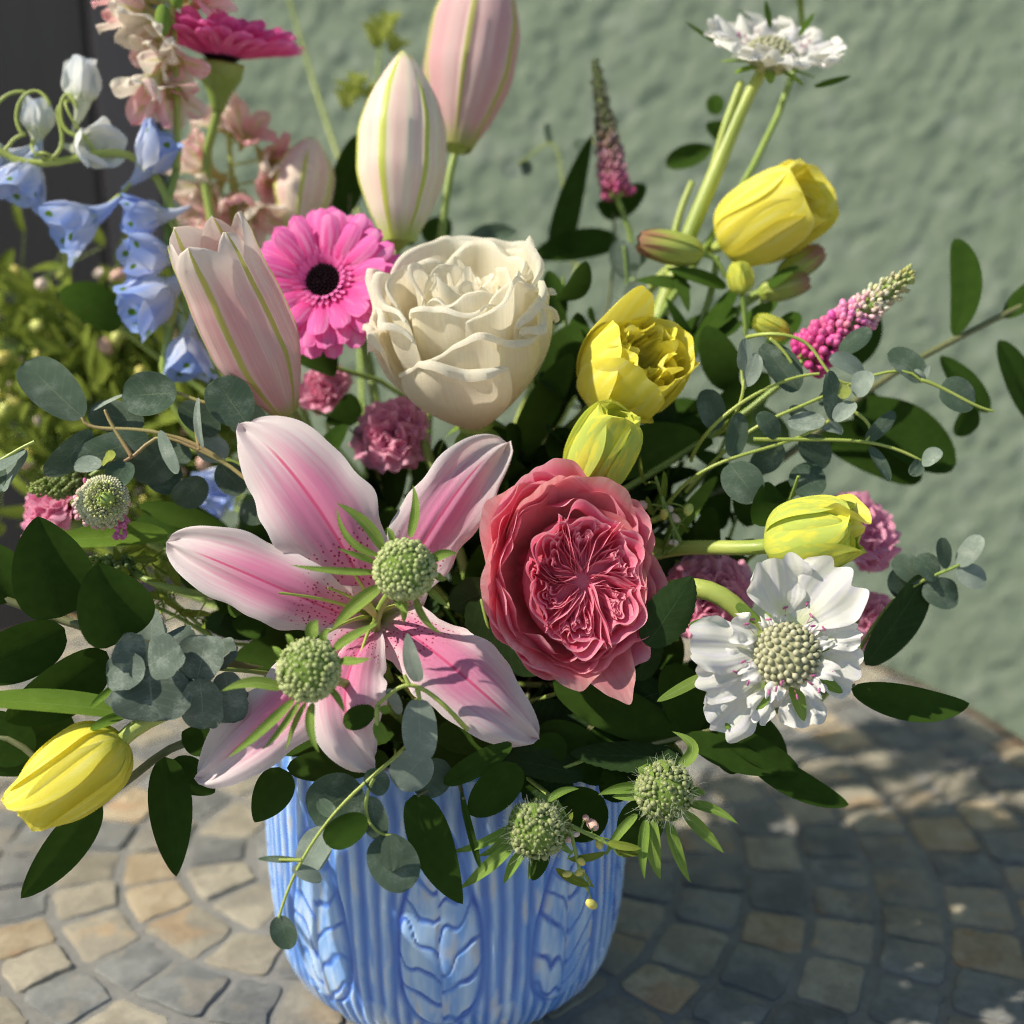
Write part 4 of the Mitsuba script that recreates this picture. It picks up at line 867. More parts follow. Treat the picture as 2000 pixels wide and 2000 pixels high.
v3 = veronica('pale green veronica tip seen end on with pink florets behind, left of the lily', P(196, 985, .585), P(210, 974, .560), .0105, .0075, [PK, (.60, .58, .40), (.58, .60, .36), (.38, .44, .12)], [0, .25, .6, 1], 300, .0013, 3)
hd = np.random.default_rng(9); ps = P(205, 975, .572); cam_m = frame(D(.15, .1, 1)); dirs = fib(260, .0)
m_, c_ = beads(ps + (dirs * [.0098, .0098, .0075]) @ cam_m.T, dirs @ cam_m.T, .00075, 2.4, np.array([.62, .62, .42]) * hd.uniform(.7, 1.2, (260, 1)) * np.interp(dirs[:, 2:], [.75, 1], [1, .62]), ICO1)
put('tip_florets', m_, 'm_bead', v3, color=c_, kind='stuff')
pk = [P(hd.uniform(160, 200), hd.uniform(940, 985), .578) for _ in range(26)] + [P(hd.uniform(225, 248), hd.uniform(1005, 1055), .58) for _ in range(18)]
m_, c_ = beads(pk, np.array([unit(hd.normal(0, 1, 3)) for _ in pk]), .0012, 1.7, np.array([.74, .20, .44]) * hd.uniform(.7, 1.1, (44, 1)), ICO1)
put('pink_florets', m_, 'm_bead', v3, color=c_, kind='stuff')
veronica('dark green unopened veronica spike pointing left behind the speckled eucalyptus tips', P(172, 935, .60), P(58, 958, .60), .0058, .003, [(.10, .14, .04), (.16, .22, .05), (.24, .30, .06)], [0, .5, 1], 220, .0015, 4)
veronica('dark green unopened veronica spike between the two largest dark leaves and the lily', P(255, 1120, .60), P(160, 1100, .60), .0062, .003, [(.08, .12, .03), (.14, .2, .05), (.24, .32, .06)], [0, .5, 1], 200, .0015, 5)

# ---------------------------------------------------------------- foliage
def branch(name, label, cat, stems, leaves, d, mat, stem_mat='m_stem', r=(.0012, .0008), ab=(.5, .5), to_vase=None, group=None, **dflt):
    """leaves: (base, tip, width, {options}); d: distance of the spray, options 'd' shift it for one leaf."""
    th = thing(name, label, cat, group)
    if name == 'ruscus_branch': dflt = {'fold': .16, 'groove': .0004, **dflt}
    for s in stems: spray(th, [(x, y, q[0] if q else d) for x, y, *q in s], r, stem_mat, 20)
    lrng = np.random.default_rng(abs(hash_(label)) % 9999)
    for (p0, p1, w, *o) in leaves:
        o = dict(o[0]) if o else {}
        dd = d + o.pop('d', 0); tilt = o.pop('dt', lrng.uniform(-.006, .006)); m = o.pop('mat', mat)
        kw = {'ab': ab, 'n': (lrng.uniform(-.35, .35), lrng.uniform(.0, .5), 1), 'bow': lrng.uniform(-2, 6), 'side': lrng.uniform(-4, 4), 'cup': lrng.uniform(-.1, .35), 'ruf': 1.2, 'rk': 1.1, **dflt, **o}
        LF(th, 'leaf', m, p0, p1, dd, dd + tilt, w, **kw)
    if to_vase:
        b0 = next((P(x, y, q[0] if q else d) for x, y, *q in stems[0][:1])); stem_to_vase(th, b0, b0 - MOUTH - [0, 0, .05], .0016, stem_mat, .008)
    return th
def hash_(s): return sum((i + 3) * ord(c) for i, c in enumerate(s))
E, S, L_ = 'm_euc', 'm_eucsilver', 'm_euclime'
branch('eucalyptus_branch', 'grey green eucalyptus branch spreading left of the lily, small lime leaves at one tip', 'eucalyptus',
    [[(640, 1060, .62), (560, 1010), (440, 905), (390, 880), (328, 855), (300, 858), (258, 893), (215, 899)], [(480, 880, .6), (430, 790), (395, 785), (345, 767), (300, 768)], [(440, 905), (330, 850), (240, 838), (172, 830), (160, 815)], [(258, 893), (238, 860), (218, 828), (205, 800)], [(390, 880), (380, 820)]],
    [((163, 816), (50, 706), 92, {'ab': (.5, .42), 'n': (.35, .2, 1), 'd': .0}), ((346, 767), (238, 774), 88, {'n': (.2, .1, 1), 'd': -.004}), ((240, 772), (178, 800), 30, {'n': (-.5, .9, .5), 'mat': S}), ((282, 830), (172, 806), 66, {'d': .012}),
     ((482, 826), (424, 738), 92, {'n': (.3, -.1, 1), 'ab': (.5, .42)}), ((176, 838), (84, 926), 56, {'n': (.5, -.2, 1), 'ab': (.6, .6), 'side': -10}), ((290, 850), (140, 902), 66, {'n': (.3, -.1, 1)}), ((340, 862), (268, 940), 92, {'n': (.4, -.2, 1), 'd': .01}),
     ((312, 840), (348, 925), 34, {'n': (-.6, .3, .8), 'mat': S, 'd': -.006}), ((388, 776), (397, 876), 18, {'n': (-.5, .2, 1), 'mat': S, 'd': -.006}), ((350, 790), (424, 850), 62, {'n': (.4, .3, 1), 'd': .008}), ((384, 862), (440, 897), 58, {'n': (-.2, .6, 1), 'd': .01, 'mat': S}),
     ((215, 899), (201, 897), 30, {'mat': L_, 'd': -.004, 'n': (.3, .4, 1)}), ((217, 900), (212, 880), 24, {'mat': L_, 'd': -.004}), ((199, 908), (144, 912), 38, {'mat': S, 'd': -.002, 'n': (0, .5, 1)}), ((250, 900), (214, 948), 54, {'n': (.2, .3, 1)}),
     ((300, 862), (372, 900), 50, {'n': (.4, -.1, 1), 'd': .012}), ((430, 905), (478, 960), 60, {'d': .014}), ((400, 935), (345, 985), 64, {'d': .016, 'n': (.5, -.2, 1)}), ((345, 960), (300, 905), 70, {'d': .02, 'n': (.5, -.2, 1)}), ((520, 990), (470, 1010), 54, {'d': .016}), ((435, 790), (520, 850), 70, {'d': .016, 'n': (.4, 0, 1)})],
    .575, E, 'm_twig', ab=(.5, .48), to_vase=(640, 1060))
branch('eucalyptus_branch', 'eucalyptus tip with pale leaves entering from the left edge', 'eucalyptus', [[(-70, 930, .64), (-40, 922, .56), (0, 900), (30, 882), (68, 862)]],
    [((54, 881), (2, 958), 52, {'n': (-.4, .5, 1), 'mat': S}), ((50, 878), (-30, 925), 40, {'n': (-.2, .8, .8), 'mat': S}), ((5, 905), (-20, 960), 60, {'d': .006})], .555, E, 'm_stemlime')
put('stem', tube([P(-70, 930, .64), P(-40, 1080, .66), P(300, 1260, .68), MOUTH + [-.03, .02, 0]], [.001, .0012], 20, 7), 'm_twig', 'eucalyptus_branch_001')
branch('eucalyptus_branch', 'blue green eucalyptus branch with fine pale tips reaching right below the pink veronica spike', 'eucalyptus',
    [[(1290, 1010, .62), (1417, 900), (1520, 868), (1619, 822)], [(1340, 960, .62), (1516, 814), (1596, 780), (1746, 725), (1798, 742)], [(1472, 858), (1687, 863), (1740, 874), (1798, 899)], [(1459, 659, .605), (1531, 654), (1580, 675), (1614, 721), (1660, 750)], [(1503, 661), (1525, 680), (1547, 710)],
     [(1798, 742), (1836, 756), (1896, 787), (1940, 803)], [(1350, 900, .62), (1430, 800), (1530, 745), (1600, 730)], [(1454, 760), (1448, 720), (1450, 690)], [(1640, 790), (1700, 840), (1691, 862)], [(1400, 850, .62), (1450, 770), (1452, 740)]],
    [((1800, 748), (1733, 690), 62, {'n': (.1, .4, 1), 'side': 8}), ((1836, 757), (1905, 784), 72, {'ab': (.4, .42), 'n': (-.1, .3, 1)}), ((1627, 823), (1620, 723), 50, {'n': (.5, -.1, 1), 'ab': (.6, .6), 'mat': E, 'd': -.006}), ((1676, 776), (1692, 724), 42, {'mat': S, 'd': -.006, 'n': (-.3, .5, 1)}), ((1666, 784), (1630, 823), 38, {'mat': S, 'd': -.006, 'n': (-.3, .6, 1)}),
     ((1662, 768), (1633, 764), 30, {'mat': L_, 'd': -.008}), ((1688, 733), (1618, 703), 54, {'mat': S, 'n': (0, .7, 1), 'd': .008}), ((1560, 762), (1490, 672), 72, {'n': (.3, .1, 1), 'd': .004}), ((1448, 723), (1454, 661), 30, {'mat': S, 'd': -.006}), ((1454, 755), (1478, 690), 42, {'mat': S, 'n': (.1, .4, 1)}),
     ((1611, 819), (1539, 826), 46, {'mat': S, 'n': (-.1, .6, 1)}), ((1518, 856), (1478, 810), 44, {'n': (.3, .1, 1)}), ((1428, 893), (1446, 806), 48, {'n': (.35, .0, 1)}), ((1425, 905), (1480, 976), 84, {'ab': (.45, .45), 'n': (.1, .3, 1), 'd': -.004}), ((1691, 861), (1748, 804), 32, {'n': (.3, .2, 1)}), ((1699, 872), (1738, 940), 30, {'n': (.4, .2, 1)}),
     ((1800, 903), (1838, 878), 38, {'mat': S, 'n': (-.5, .6, 1), 'd': -.004}), ((1800, 902), (1778, 928), 30, {'n': (.3, .2, 1)}), ((1603, 835), (1646, 846), 26, {'mat': S}), ((1808, 740), (1814, 712), 12, {'mat': S, 'n': (-.4, .5, 1)}), ((1805, 742), (1785, 722), 10, {'mat': S}), ((1546, 955), (1612, 930), 74, {'n': (.2, .4, 1), 'd': .01, 'ab': (.45, .45)}),
     ((1560, 860), (1620, 905), 64, {'d': .012, 'n': (.4, 0, 1)}), ((1530, 870), (1470, 920), 56, {'d': .012, 'n': (.3, 0, 1)}), ((1600, 790), (1660, 760), 40, {'d': .008}), ((1540, 800), (1590, 830), 40, {'d': .006}), ((1400, 840), (1380, 760), 54, {'d': .01}), ((1640, 690), (1700, 640), 40, {'d': .012})],
    .590, E, 'm_stemlime', r=(.0010, .0007), ab=(.48, .48), to_vase=(1290, 1010))
branch('eucalyptus_branch', 'young eucalyptus sprig hanging over the left front of the vase', 'eucalyptus',
    [[(820, 1420, .56), (735, 1510), (690, 1550), (640, 1605), (590, 1680), (560, 1745), (545, 1792)], [(730, 1520), (716, 1560), (719, 1600), (740, 1625), (765, 1632)], [(590, 1680), (545, 1679)]],
    [((545, 1788), (566, 1854), 52, {'ab': (.45, .5), 'n': (-.1, .2, 1)}), ((572, 1693), (629, 1718), 30, {'n': (-.2, .7, .8), 'mat': S}), ((584, 1680), (504, 1677), 16, {'n': (0, .8, .6)}), ((640, 1618), (592, 1702), 70, {'n': (-.2, .4, 1), 'd': .008, 'mat': S}), ((717, 1598), (636, 1648), 62, {'n': (.2, .2, 1), 'mat': 'm_ruscus', 'd': -.004}),
     ((706, 1535), (602, 1588), 120, {'n': (.3, .0, 1), 'd': .012}), ((722, 1555), (742, 1640), 54, {'n': (-.2, .4, 1)}), ((738, 1634), (806, 1732), 96, {'n': (.2, .2, 1), 'ab': (.45, .45)}), ((764, 1630), (766, 1702), 42, {'n': (0, .3, 1), 'd': -.006, 'mat': E}), ((832, 1470), (772, 1534), 84, {'n': (.4, .2, 1), 'mat': S, 'd': .01}), ((850, 1480), (828, 1558), 84, {'n': (.6, -.1, 1), 'd': .018}), ((712, 1512), (756, 1545), 48, {'n': (.2, .5, 1)}), ((655, 1590), (624, 1560), 30, {'n': (.3, .3, 1)})],
    .520, E, 'm_stemlime', r=(.0009, .0006), ab=(.46, .46), to_vase=(820, 1420))
branch('eucalyptus_branch', 'small eucalyptus sprig in front of the lower lily petals', 'eucalyptus', [[(900, 1400, .56), (850, 1362), (795, 1338), (762, 1355), (735, 1378)], [(738, 1378), (736, 1410), (742, 1430)], [(815, 1345), (820, 1368)], [(800, 1340), (790, 1318)]],
    [((819, 1364), (825, 1487), 70, {'n': (-.1, .4, 1), 'mat': S, 'ab': (.4, .38)}), ((758, 1345), (780, 1396), 26, {'n': (-.3, .4, 1), 'mat': S}), ((730, 1382), (670, 1412), 46, {'n': (.1, .2, 1), 'mat': 'm_ruscus'}), ((736, 1408), (754, 1452), 26, {'mat': 'm_tulipleaf', 'n': (0, .2, 1)}), ((742, 1385), (762, 1390), 18, {'mat': 'm_tulipleaf'}), ((796, 1236), (818, 1332), 36, {'n': (-.3, .3, 1), 'mat': S, 'ab': (.7, .4)})],
    .515, E, 'm_stemlime', r=(.0012, .0008), to_vase=(900, 1400))
branch('eucalyptus_branch', 'tight rosette of round silver eucalyptus leaves above the hanging tulip', 'eucalyptus', [[(620, 1330, .58), (480, 1310, .55), (300, 1302)]],
    [((288, 1302), (226, 1258), 77, {'n': (.3, .3, 1)}), ((290, 1300), (352, 1262), 99, {'n': (-.2, .5, 1), 'd': -.006}), ((284, 1306), (208, 1318), 77, {'n': (.1, .4, 1), 'd': -.004}), ((290, 1304), (296, 1410), 155, {'n': (.1, .3, 1), 'ab': (.4, .32)}), ((384, 1330), (402, 1240), 99, {'n': (-.2, .3, 1)}), ((345, 1290), (318, 1240), 113, {'n': (-.1, .7, 1), 'd': .012}),
     ((390, 1325), (396, 1424), 82, {'n': (.1, .4, 1), 'd': -.002}), ((438, 1312), (455, 1412), 70, {'n': (.3, .3, 1), 'd': .006}), ((300, 1320), (366, 1388), 94, {'n': (.3, .1, 1), 'd': .004}), ((420, 1300), (462, 1262), 61, {'n': (-.2, .6, 1), 'd': .01}), ((330, 1305), (380, 1290), 77, {'n': (.6, .3, 1), 'd': .008}), ((270, 1320), (232, 1388), 94, {'n': (-.2, .3, 1), 'd': .003}), ((440, 1340), (478, 1375), 59, {'d': .012})],
    .525, 'm_eucbaby', 'm_stem', ab=(.40, .30), ruf=3.5, rk=1.4, wav=.04, to_vase=(620, 1330))
branch('eucalyptus_branch', 'dusky eucalyptus tip pointing right above the lower right leaves', 'eucalyptus', [[(1560, 1400, .62), (1690, 1250), (1760, 1160), (1835, 1120), (1880, 1100)]],
    [((1690, 1300), (1808, 1125), 92, {'n': (.6, .1, 1), 'ab': (.5, .45), 'mat': 'm_roseleaf'}), ((1800, 1135), (1745, 1090), 60, {'n': (.4, .2, 1)}), ((1832, 1128), (1786, 1092), 56, {'n': (.3, .3, 1)}), ((1870, 1105), (1915, 1045), 40, {'n': (-.3, .4, 1), 'mat': S}), ((1868, 1112), (1926, 1132), 52, {'n': (.2, .3, 1), 'mat': S}), ((1800, 1150), (1872, 1162), 62, {'n': (.4, .1, 1)}), ((1850, 1110), (1838, 1050), 34, {'n': (.2, .2, 1)}), ((1772, 1172), (1745, 1110), 66, {'n': (.5, .2, 1)})],
    .60, E, 'm_stem', ab=(.48, .42), to_vase=(1560, 1400))
branch('eucalyptus_branch', 'faint eucalyptus sprig standing before the wall right of the tallest lily bud', 'eucalyptus', [[(1130, 520), (1100, 380), (1075, 280), (1040, 300), (1010, 320)], [(1100, 380), (1150, 290), (1175, 255)]],
    [((1010, 318), (985, 345), 44, {'mat': S}), ((1015, 322), (1030, 342), 30, {}), ((1150, 290), (1120, 282), 26, {}), ((1075, 280), (1070, 240), 16, {})], .80, E, 'm_stemlime', r=(.0008, .0006), to_vase=(1130, 520))
branch('eucalyptus_branch', 'blue grey eucalyptus leaves between the slender veronica and the red green buds', 'eucalyptus', [[(1230, 700), (1225, 560), (1218, 480)], ],
    [((1228, 545), (1214, 468), 66, {'mat': S}), ((1232, 600), (1256, 548), 50, {'mat': S}), ((1222, 520), (1260, 478), 44, {}), ((1226, 640), (1196, 600), 46, {}), ((1230, 660), (1262, 620), 40, {'mat': S})], .70, E, 'm_stem', to_vase=(1230, 700))
K = KL = 'm_ruscus'
branch('ruscus_branch', 'dark leafy branch arching off the right edge in front of the green wall', 'foliage',
    [[(1400, 960, .66), (1550, 880), (1700, 760), (1830, 682), (1975, 608), (2060, 570)]],
    [((1862, 657), (1864, 466), 60, {'side': 24, 'mat': KL, 'n': (-.6, .3, 1)}), ((1962, 622), (2050, 545), 50, {'mat': KL, 'n': (-.4, .4, 1)}), ((1950, 664), (2030, 830), 84, {'n': (.5, 0, 1)}), ((1660, 780), (1868, 905), 128, {'n': (.5, .2, 1), 'side': 16, 'd': .01}), ((1600, 850), (1800, 938), 110, {'n': (.5, .1, 1), 'side': -10, 'd': .012}),
     ((1838, 694), (1934, 802), 66, {'n': (.5, .1, 1), 'side': 12}), ((1895, 785), (1868, 852), 60, {'n': (.5, 0, 1)}), ((1650, 720), (1702, 590), 84, {'n': (.6, .0, 1), 'd': .012}), ((1700, 760), (1672, 850), 70, {'d': .014, 'n': (.5, 0, 1)})], .665, K, 'm_woody', r=(.0022, .0016), ab=(.6, .55), to_vase=(1400, 960))
branch('ruscus_branch', 'branch with two broad pointed dark leaves standing up at the left edge', 'foliage',
    [[(620, 1330, .60), (420, 1290, .57), (250, 1248), (126, 1212), (30, 1178), (-60, 1150)]],
    [((118, 1206), (74, 1008), 156, {'ab': (.42, .78), 'n': (.7, .0, 1), 'side': -4, 'd': -.004}), ((242, 1252), (191, 1098), 150, {'ab': (.42, .78), 'n': (.75, -.1, 1), 'side': -6, 'd': -.012}), ((25, 1176), (-35, 1060), 100, {'ab': (.42, .7), 'n': (.6, 0, 1)}), ((126, 1226), (-80, 1320), 118, {'n': (.6, -.3, 1), 'ab': (.5, .7)}), ((208, 1272), (10, 1410), 116, {'n': (.6, -.3, 1), 'ab': (.5, .7)}), ((330, 1270), (250, 1335), 80, {'n': (.5, -.2, 1), 'd': .01})], .545, K, 'm_woody', r=(.0024, .0018), to_vase=(620, 1330), bow=6)
branch('ruscus_branch', 'dark leafy branch drooping behind the hanging tulip at the lower left', 'foliage',
    [[(640, 1400, .60), (420, 1440, .57), (320, 1470), (180, 1560), (90, 1500), (-20, 1440)]],
    [((140, 1400), (-50, 1500), 150, {'n': (.5, -.3, 1), 'd': .01}), ((190, 1560), (41, 1755), 84, {'n': (.5, -.2, 1), 'ab': (.55, .75), 'side': -8}), ((322, 1478), (344, 1712), 84, {'n': (.5, .1, 1), 'ab': (.5, .8), 'd': -.006}), ((335, 1485), (420, 1548), 66, {'n': (.5, .1, 1)}), ((545, 1498), (497, 1606), 82, {'n': (.5, -.1, 1), 'ab': (.45, .8)}), ((420, 1455), (355, 1430), 60, {}), ((520, 1480), (400, 1470), 50, {'n': (.5, .4, 1)}), ((60, 1480), (-60, 1400), 100, {'n': (.5, 0, 1)})], .56, K, 'm_woody', r=(.0022, .0016), ab=(.52, .75), to_vase=(640, 1400))
branch('ruscus_branch', 'dark leafy branch hanging over the front rim at the middle of the vase', 'foliage', [[(940, 1430, .60), (890, 1500, .56), (815, 1555)], [(890, 1500, .56), (905, 1560)]],
    [((808, 1552), (904, 1766), 88, {'n': (.6, -.2, 1), 'ab': (.42, .8), 'side': 12}), ((900, 1545), (938, 1695), 16, {'n': (.4, 0, 1)}), ((1008, 1490), (918, 1592), 86, {'n': (.4, .1, 1), 'ab': (.45, .6)}), ((1000, 1452), (866, 1530), 46, {'n': (.3, .4, 1)}), ((1062, 1640), (1040, 1720), 36, {'n': (.5, 0, 1)}), ((1000, 1440), (850, 1440), 80, {'n': (.4, .4, 1), 'd': .02}), ((760, 1480), (560, 1500), 66, {'n': (.5, .3, 1), 'd': .03}), ((1180, 1560), (1080, 1600), 120, {'n': (.5, 0, 1), 'd': .03}), ((1240, 1560), (1250, 1660), 110, {'n': (.5, 0, 1), 'd': .03}), ((770, 1435), (540, 1465), 84, {'n': (.1, .8, .7), 'd': .04}), ((690, 1490), (560, 1420), 74, {'n': (.3, .5, 1), 'd': .05}), ((1000, 1445), (800, 1505), 96, {'n': (.2, .6, 1), 'd': .03}), ((1100, 1440), (1000, 1540), 84, {'n': (.3, .4, 1), 'd': .03}), ((1150, 1430), (1300, 1515), 110, {'n': (.3, .6, 1), 'd': .04}), ((1050, 1420), (1190, 1520), 100, {'n': (.3, .5, 1), 'd': .035}), ((1250, 1450), (1180, 1560), 90, {'n': (.5, .2, 1), 'd': .04}), ((900, 1430), (700, 1400), 90, {'n': (.3, .6, 1), 'd': .06})], .535, K, 'm_woody', to_vase=(940, 1430))
branch('ruscus_branch', 'dark glossy branch with arching leaves at the right of the vase below the white scabiosa', 'foliage',
    [[(1180, 1440, .61), (1290, 1450), (1345, 1436), (1450, 1410), (1560, 1370), (1670, 1338)]],
    [((1662, 1345), (1893, 1374), 74, {'side': 22, 'n': (.3, .5, 1), 'ab': (.55, .75)}), ((1440, 1450), (1658, 1572), 64, {'side': 16, 'n': (.3, .4, 1), 'ab': (.55, .7)}), ((1340, 1436), (1527, 1508), 66, {'side': 10, 'n': (.2, .7, 1), 'ab': (.55, .8), 'd': -.006, 'mat': KL}), ((1400, 1420), (1562, 1506), 60, {'side': 10, 'n': (.3, .5, 1)}), ((1330, 1440), (1080, 1332), 96, {'n': (.3, .3, 1), 'd': .01}), ((1360, 1430), (1300, 1300), 110, {'n': (.6, 0, 1), 'd': .02}), ((1440, 1390), (1530, 1500), 90, {'n': (.6, 0, 1), 'd': .025}), ((1380, 1420), (1440, 1510), 60, {'n': (.4, 0, 1), 'd': .01})], .565, K, 'm_woody', to_vase=(1180, 1440))
branch('ruscus_branch', 'tall dark leaves rising behind the white rose and the veronica', 'foliage', [[(1140, 800), (1190, 580), (1200, 440), (1195, 400)], [(1140, 800), (700, 480), (690, 330)]],
    [((1092, 500), (1158, 262), 62, {'n': (-.5, .4, 1), 'ab': (.25, .75), 'mat': 'm_ruscus'}), ((1200, 425), (1262, 362), 48, {'n': (.3, .3, 1)}), ((1198, 430), (1168, 395), 40, {}), ((1300, 322), (1392, 288), 46, {'n': (.4, .2, 1)}), ((1430, 275), (1380, 240), 52, {'n': (.3, .3, 1)}), ((1395, 225), (1392, 185), 36, {}), ((1210, 470), (1040, 500), 64, {'n': (.5, .3, 1)}), ((655, 430), (700, 262), 70, {'n': (.6, 0, 1)}), ((830, 470), (880, 430), 56, {'n': (.5, 0, 1)}), ((910, 480), (1010, 452), 46, {'n': (.5, .5, 1), 'mat': E})], .755, K, 'm_woody', ab=(.5, .65), to_vase=(1140, 800))
branch('rose_leaf_spray', 'toothed dark rose leaves between the lily and the pink garden rose', 'rose leaves', [[(1000, 1380, .6), (960, 1250), (940, 1170)], [(1000, 1380, .6), (1200, 1300), (1262, 1250)]],
    [((930, 1160), (1052, 1318), 128, {'n': (.4, -.1, 1), 'serr': .12}), ((1262, 1260), (1352, 1126), 92, {'n': (.3, .4, 1), 'serr': .1, 'd': -.022}), ((1250, 1330), (1270, 1170), 90, {'n': (.6, 0, 1), 'serr': .1}), ((960, 1150), (880, 1190), 80, {'n': (.5, 0, 1), 'serr': .1})], .575, 'm_roseleaf', 'm_stem', ab=(.5, .7), to_vase=(1000, 1380))
branch('rose_leaf_spray', 'toothed rose leaves lying over the rim in front of the vase', 'rose leaves', [[(1200, 1420, .62), (1150, 1480), (1100, 1500)], [(1150, 1480), (1290, 1490)]],
    [((1140, 1512), (970, 1478), 86, {'n': (0, .9, .7), 'serr': .12}), ((1335, 1480), (1112, 1472), 82, {'n': (0, .9, .7), 'serr': .12}), ((1110, 1500), (1020, 1560), 90, {'n': (.2, .5, 1), 'serr': .12}), ((1000, 1440), (1160, 1390), 100, {'n': (.3, .5, 1), 'serr': .12, 'd': .02}), ((1300, 1350), (1150, 1400), 100, {'n': (.3, .5, 1), 'serr': .12, 'd': .02}), ((300, 1300), (296, 1185), 84, {'n': (-.2, .5, 1), 'serr': .14, 'mat': S, 'd': .01})], .56, 'm_roseleaf', 'm_stem', ab=(.5, .7), to_vase=(1200, 1420))

# ---------------------------------------------------------------- carnations
def carnation(label, O, axis, R, n=34, seed=0):
    th = thing('carnation', label, 'carnation'); Mx = frame(axis); h = np.random.default_rng(seed)
    for i in range(n):
        f = (i + .5) / n; e = 90 - 72 * f + h.uniform(-10, 10)
        g = petal(R * h.uniform(.85, 1.05) * (.8 + .2 * f), R * .46, [(0, 85), (.35, e), (.8, e - 10), (1.1, e - 35)], fan=(.15, .18, 0), ruf=R * .085, rk=2.4, lobes=.08, seed=seed * 77 + i, nu=21, nv=12)
        put('petal', setp(g, O, Mx, i * 2.39996 + h.uniform(-.3, .3)), 'm_carn', th)
    put('calyx', tube([np.asarray(O) - Mx[:, 2] * .018, np.asarray(O) - Mx[:, 2] * .008, np.asarray(O) + Mx[:, 2] * .004], [.003, .006, .007], 8, 10), 'm_stem', th)
    stem_to_vase(th, np.asarray(O) - Mx[:, 2] * .018, axis, .002)
carnation('ruffled pink carnation behind the white scabiosa, right of the pink garden rose', P(1380, 1190, .635), D(-.1, .5, .9), .034, 40, 1)
carnation('pink carnation deep in shade under the white rose', P(775, 860, .67), D(-.1, .3, 1), .028, 30, 2)
carnation('pink carnation at the right edge of the bouquet behind the lime tulip', P(1650, 1060, .66), D(.5, .4, .7), .030, 32, 3)
carnation('small pink carnation low on the right, behind the dusky eucalyptus tip', P(1690, 1215, .655), D(.5, .1, .8), .022, 24, 4)
carnation('bright pink carnation at the far left behind the green veronica tip', P(145, 1012, .635), D(-.5, .5, .6), .029, 28, 5)
carnation('reddish pink carnation half hidden between the lily bud and the gerbera stem', P(640, 775, .69), D(0, .4, .9), .022, 20, 6)
carnation('pink carnation sliver showing beneath the pink garden rose', P(1290, 1340, .63), D(.1, -.1, 1), .020, 20, 7)

# ---------------------------------------------------------------- alstroemeria buds, freesia like buds, filler
def podbud(th, p0, p1, d, w, mat, n=5):
    B, T = P(*p0, d), P(*p1, d - .004); L = np.linalg.norm(T - B); Mx = frame(T - B)
    k = key_for('flower_bud', th); ms = []
    for i in range(n):
        g = petal(L, w * TK * d * .42, [(0, 30), (.2, 70), (.5, 90), (.8, 104), (1.2, 120)], ab=(.45, .45), rc=w * TK * d * .5, seed=i + 3, nu=9, nv=14, y0=.0012)
        ms.append(setp(g, B, Mx, i * 2 * math.pi / n))
    mm = join(ms); scene[k] = mikit.ply(trimesh.Trimesh(mm[0], mm[1], process=False), mat, smooth=True, uv=mm[2])
    put('pedicel', tube([B - unit(T - B) * .012 - U_ * .01, B - unit(T - B) * .004, B + unit(T - B) * .003], [.0012, .0014, .0022], 8, 7), 'm_stem', th)
def alst_c(p, n, uv):
    u, v, i = split(uv)
    st = noise(u * 12 + i, v * 4)
    return mix(mix((.26, .36, .06), (.42, .46, .10), st), (.30, .09, .09), smoothstep(.5, 1., v + .3 * (cell_rand(i) - .5)) * .85)
M['m_alst'] = solid(alst_c, .4)
al = thing('alstroemeria', 'cluster of green buds flushed dark red around the base of the upper yellow tulip', 'alstroemeria')
podbud(al, (1375, 498), (1234, 468), .665, 78, 'm_alst'); podbud(al, (1520, 545), (1615, 482), .68, 62, 'm_alst'); podbud(al, (1480, 575), (1590, 545), .675, 56, 'm_alst'); podbud(al, (1450, 575), (1440, 505), .66, 72, 'm_ygreen')
podbud(al, (1540, 655), (1468, 622), .635, 58, 'm_ygreen')
for (p0, p1, w) in (((1420, 560), (1300, 525), 40), ((1320, 525), (1345, 610), 26), ((1440, 600), (1370, 660), 24), ((1350, 560), (1240, 548), 34), ((1500, 560), (1560, 520), 26), ((1360, 700), (1300, 580), 30), ((1440, 560), (1330, 720), 34), ((1560, 610), (1490, 700), 44), ((1450, 640), (1520, 590), 40)):
    LF(al, 'leaf', 'm_freshleaf', p0, p1, .668, .66, w, ab=(.5, .8), n=(.1, .6, 1), bow=6)
spray(al, [(1300, 760, .68), (1380, 600, .675), (1400, 500, .672)], (.0022, .0018)); spray(al, [(1380, 640, .675), (1480, 580, .678), (1530, 545, .68)], (.0018, .0014))
stem_to_vase(al, P(1300, 760, .68), D(.3, .9, .2), .0025)
sg = thing('snapdragon_stalk', 'thin stalk with lime green buds before the wall left of the tallest lily buds', 'snapdragon')
spray(sg, [(700, 420, .86), (600, 120, .90), (555, -40, .90)], (.0016, .0010), 'm_stemlime'); spray(sg, [(760, 380, .84), (735, 200, .86), (752, 40, .86)], (.0014, .0009), 'm_stem')
srn = np.random.default_rng(33)
for (x, y, w) in ((755, 75, 1.0), (735, 95, 1.1), (762, 105, .9), (700, 195, 1.1), (675, 215, .9), (725, 200, .8), (690, 180, .8), (760, 60, .8)):
    k = key_for('flower_bud', sg); B = P(x, y, .85); Mx = frame(D(srn.uniform(-.7, .7), 1, .3)); ms = []
    for i in range(5): ms.append(setp(petal(.020 * w, .0052 * w, [(0, 40), (.4, 62), (1.1, 30)], ab=(.5, .6), cup=.4, seed=i, nu=7, nv=9), B, Mx, i * 1.2566))
    mm = join(ms); scene[k] = mikit.ply(trimesh.Trimesh(mm[0], mm[1], process=False), 'm_euclime', smooth=True, uv=mm[2])
stem_to_vase(sg, P(700, 420, .86), D(0, 1, 0), .0018)
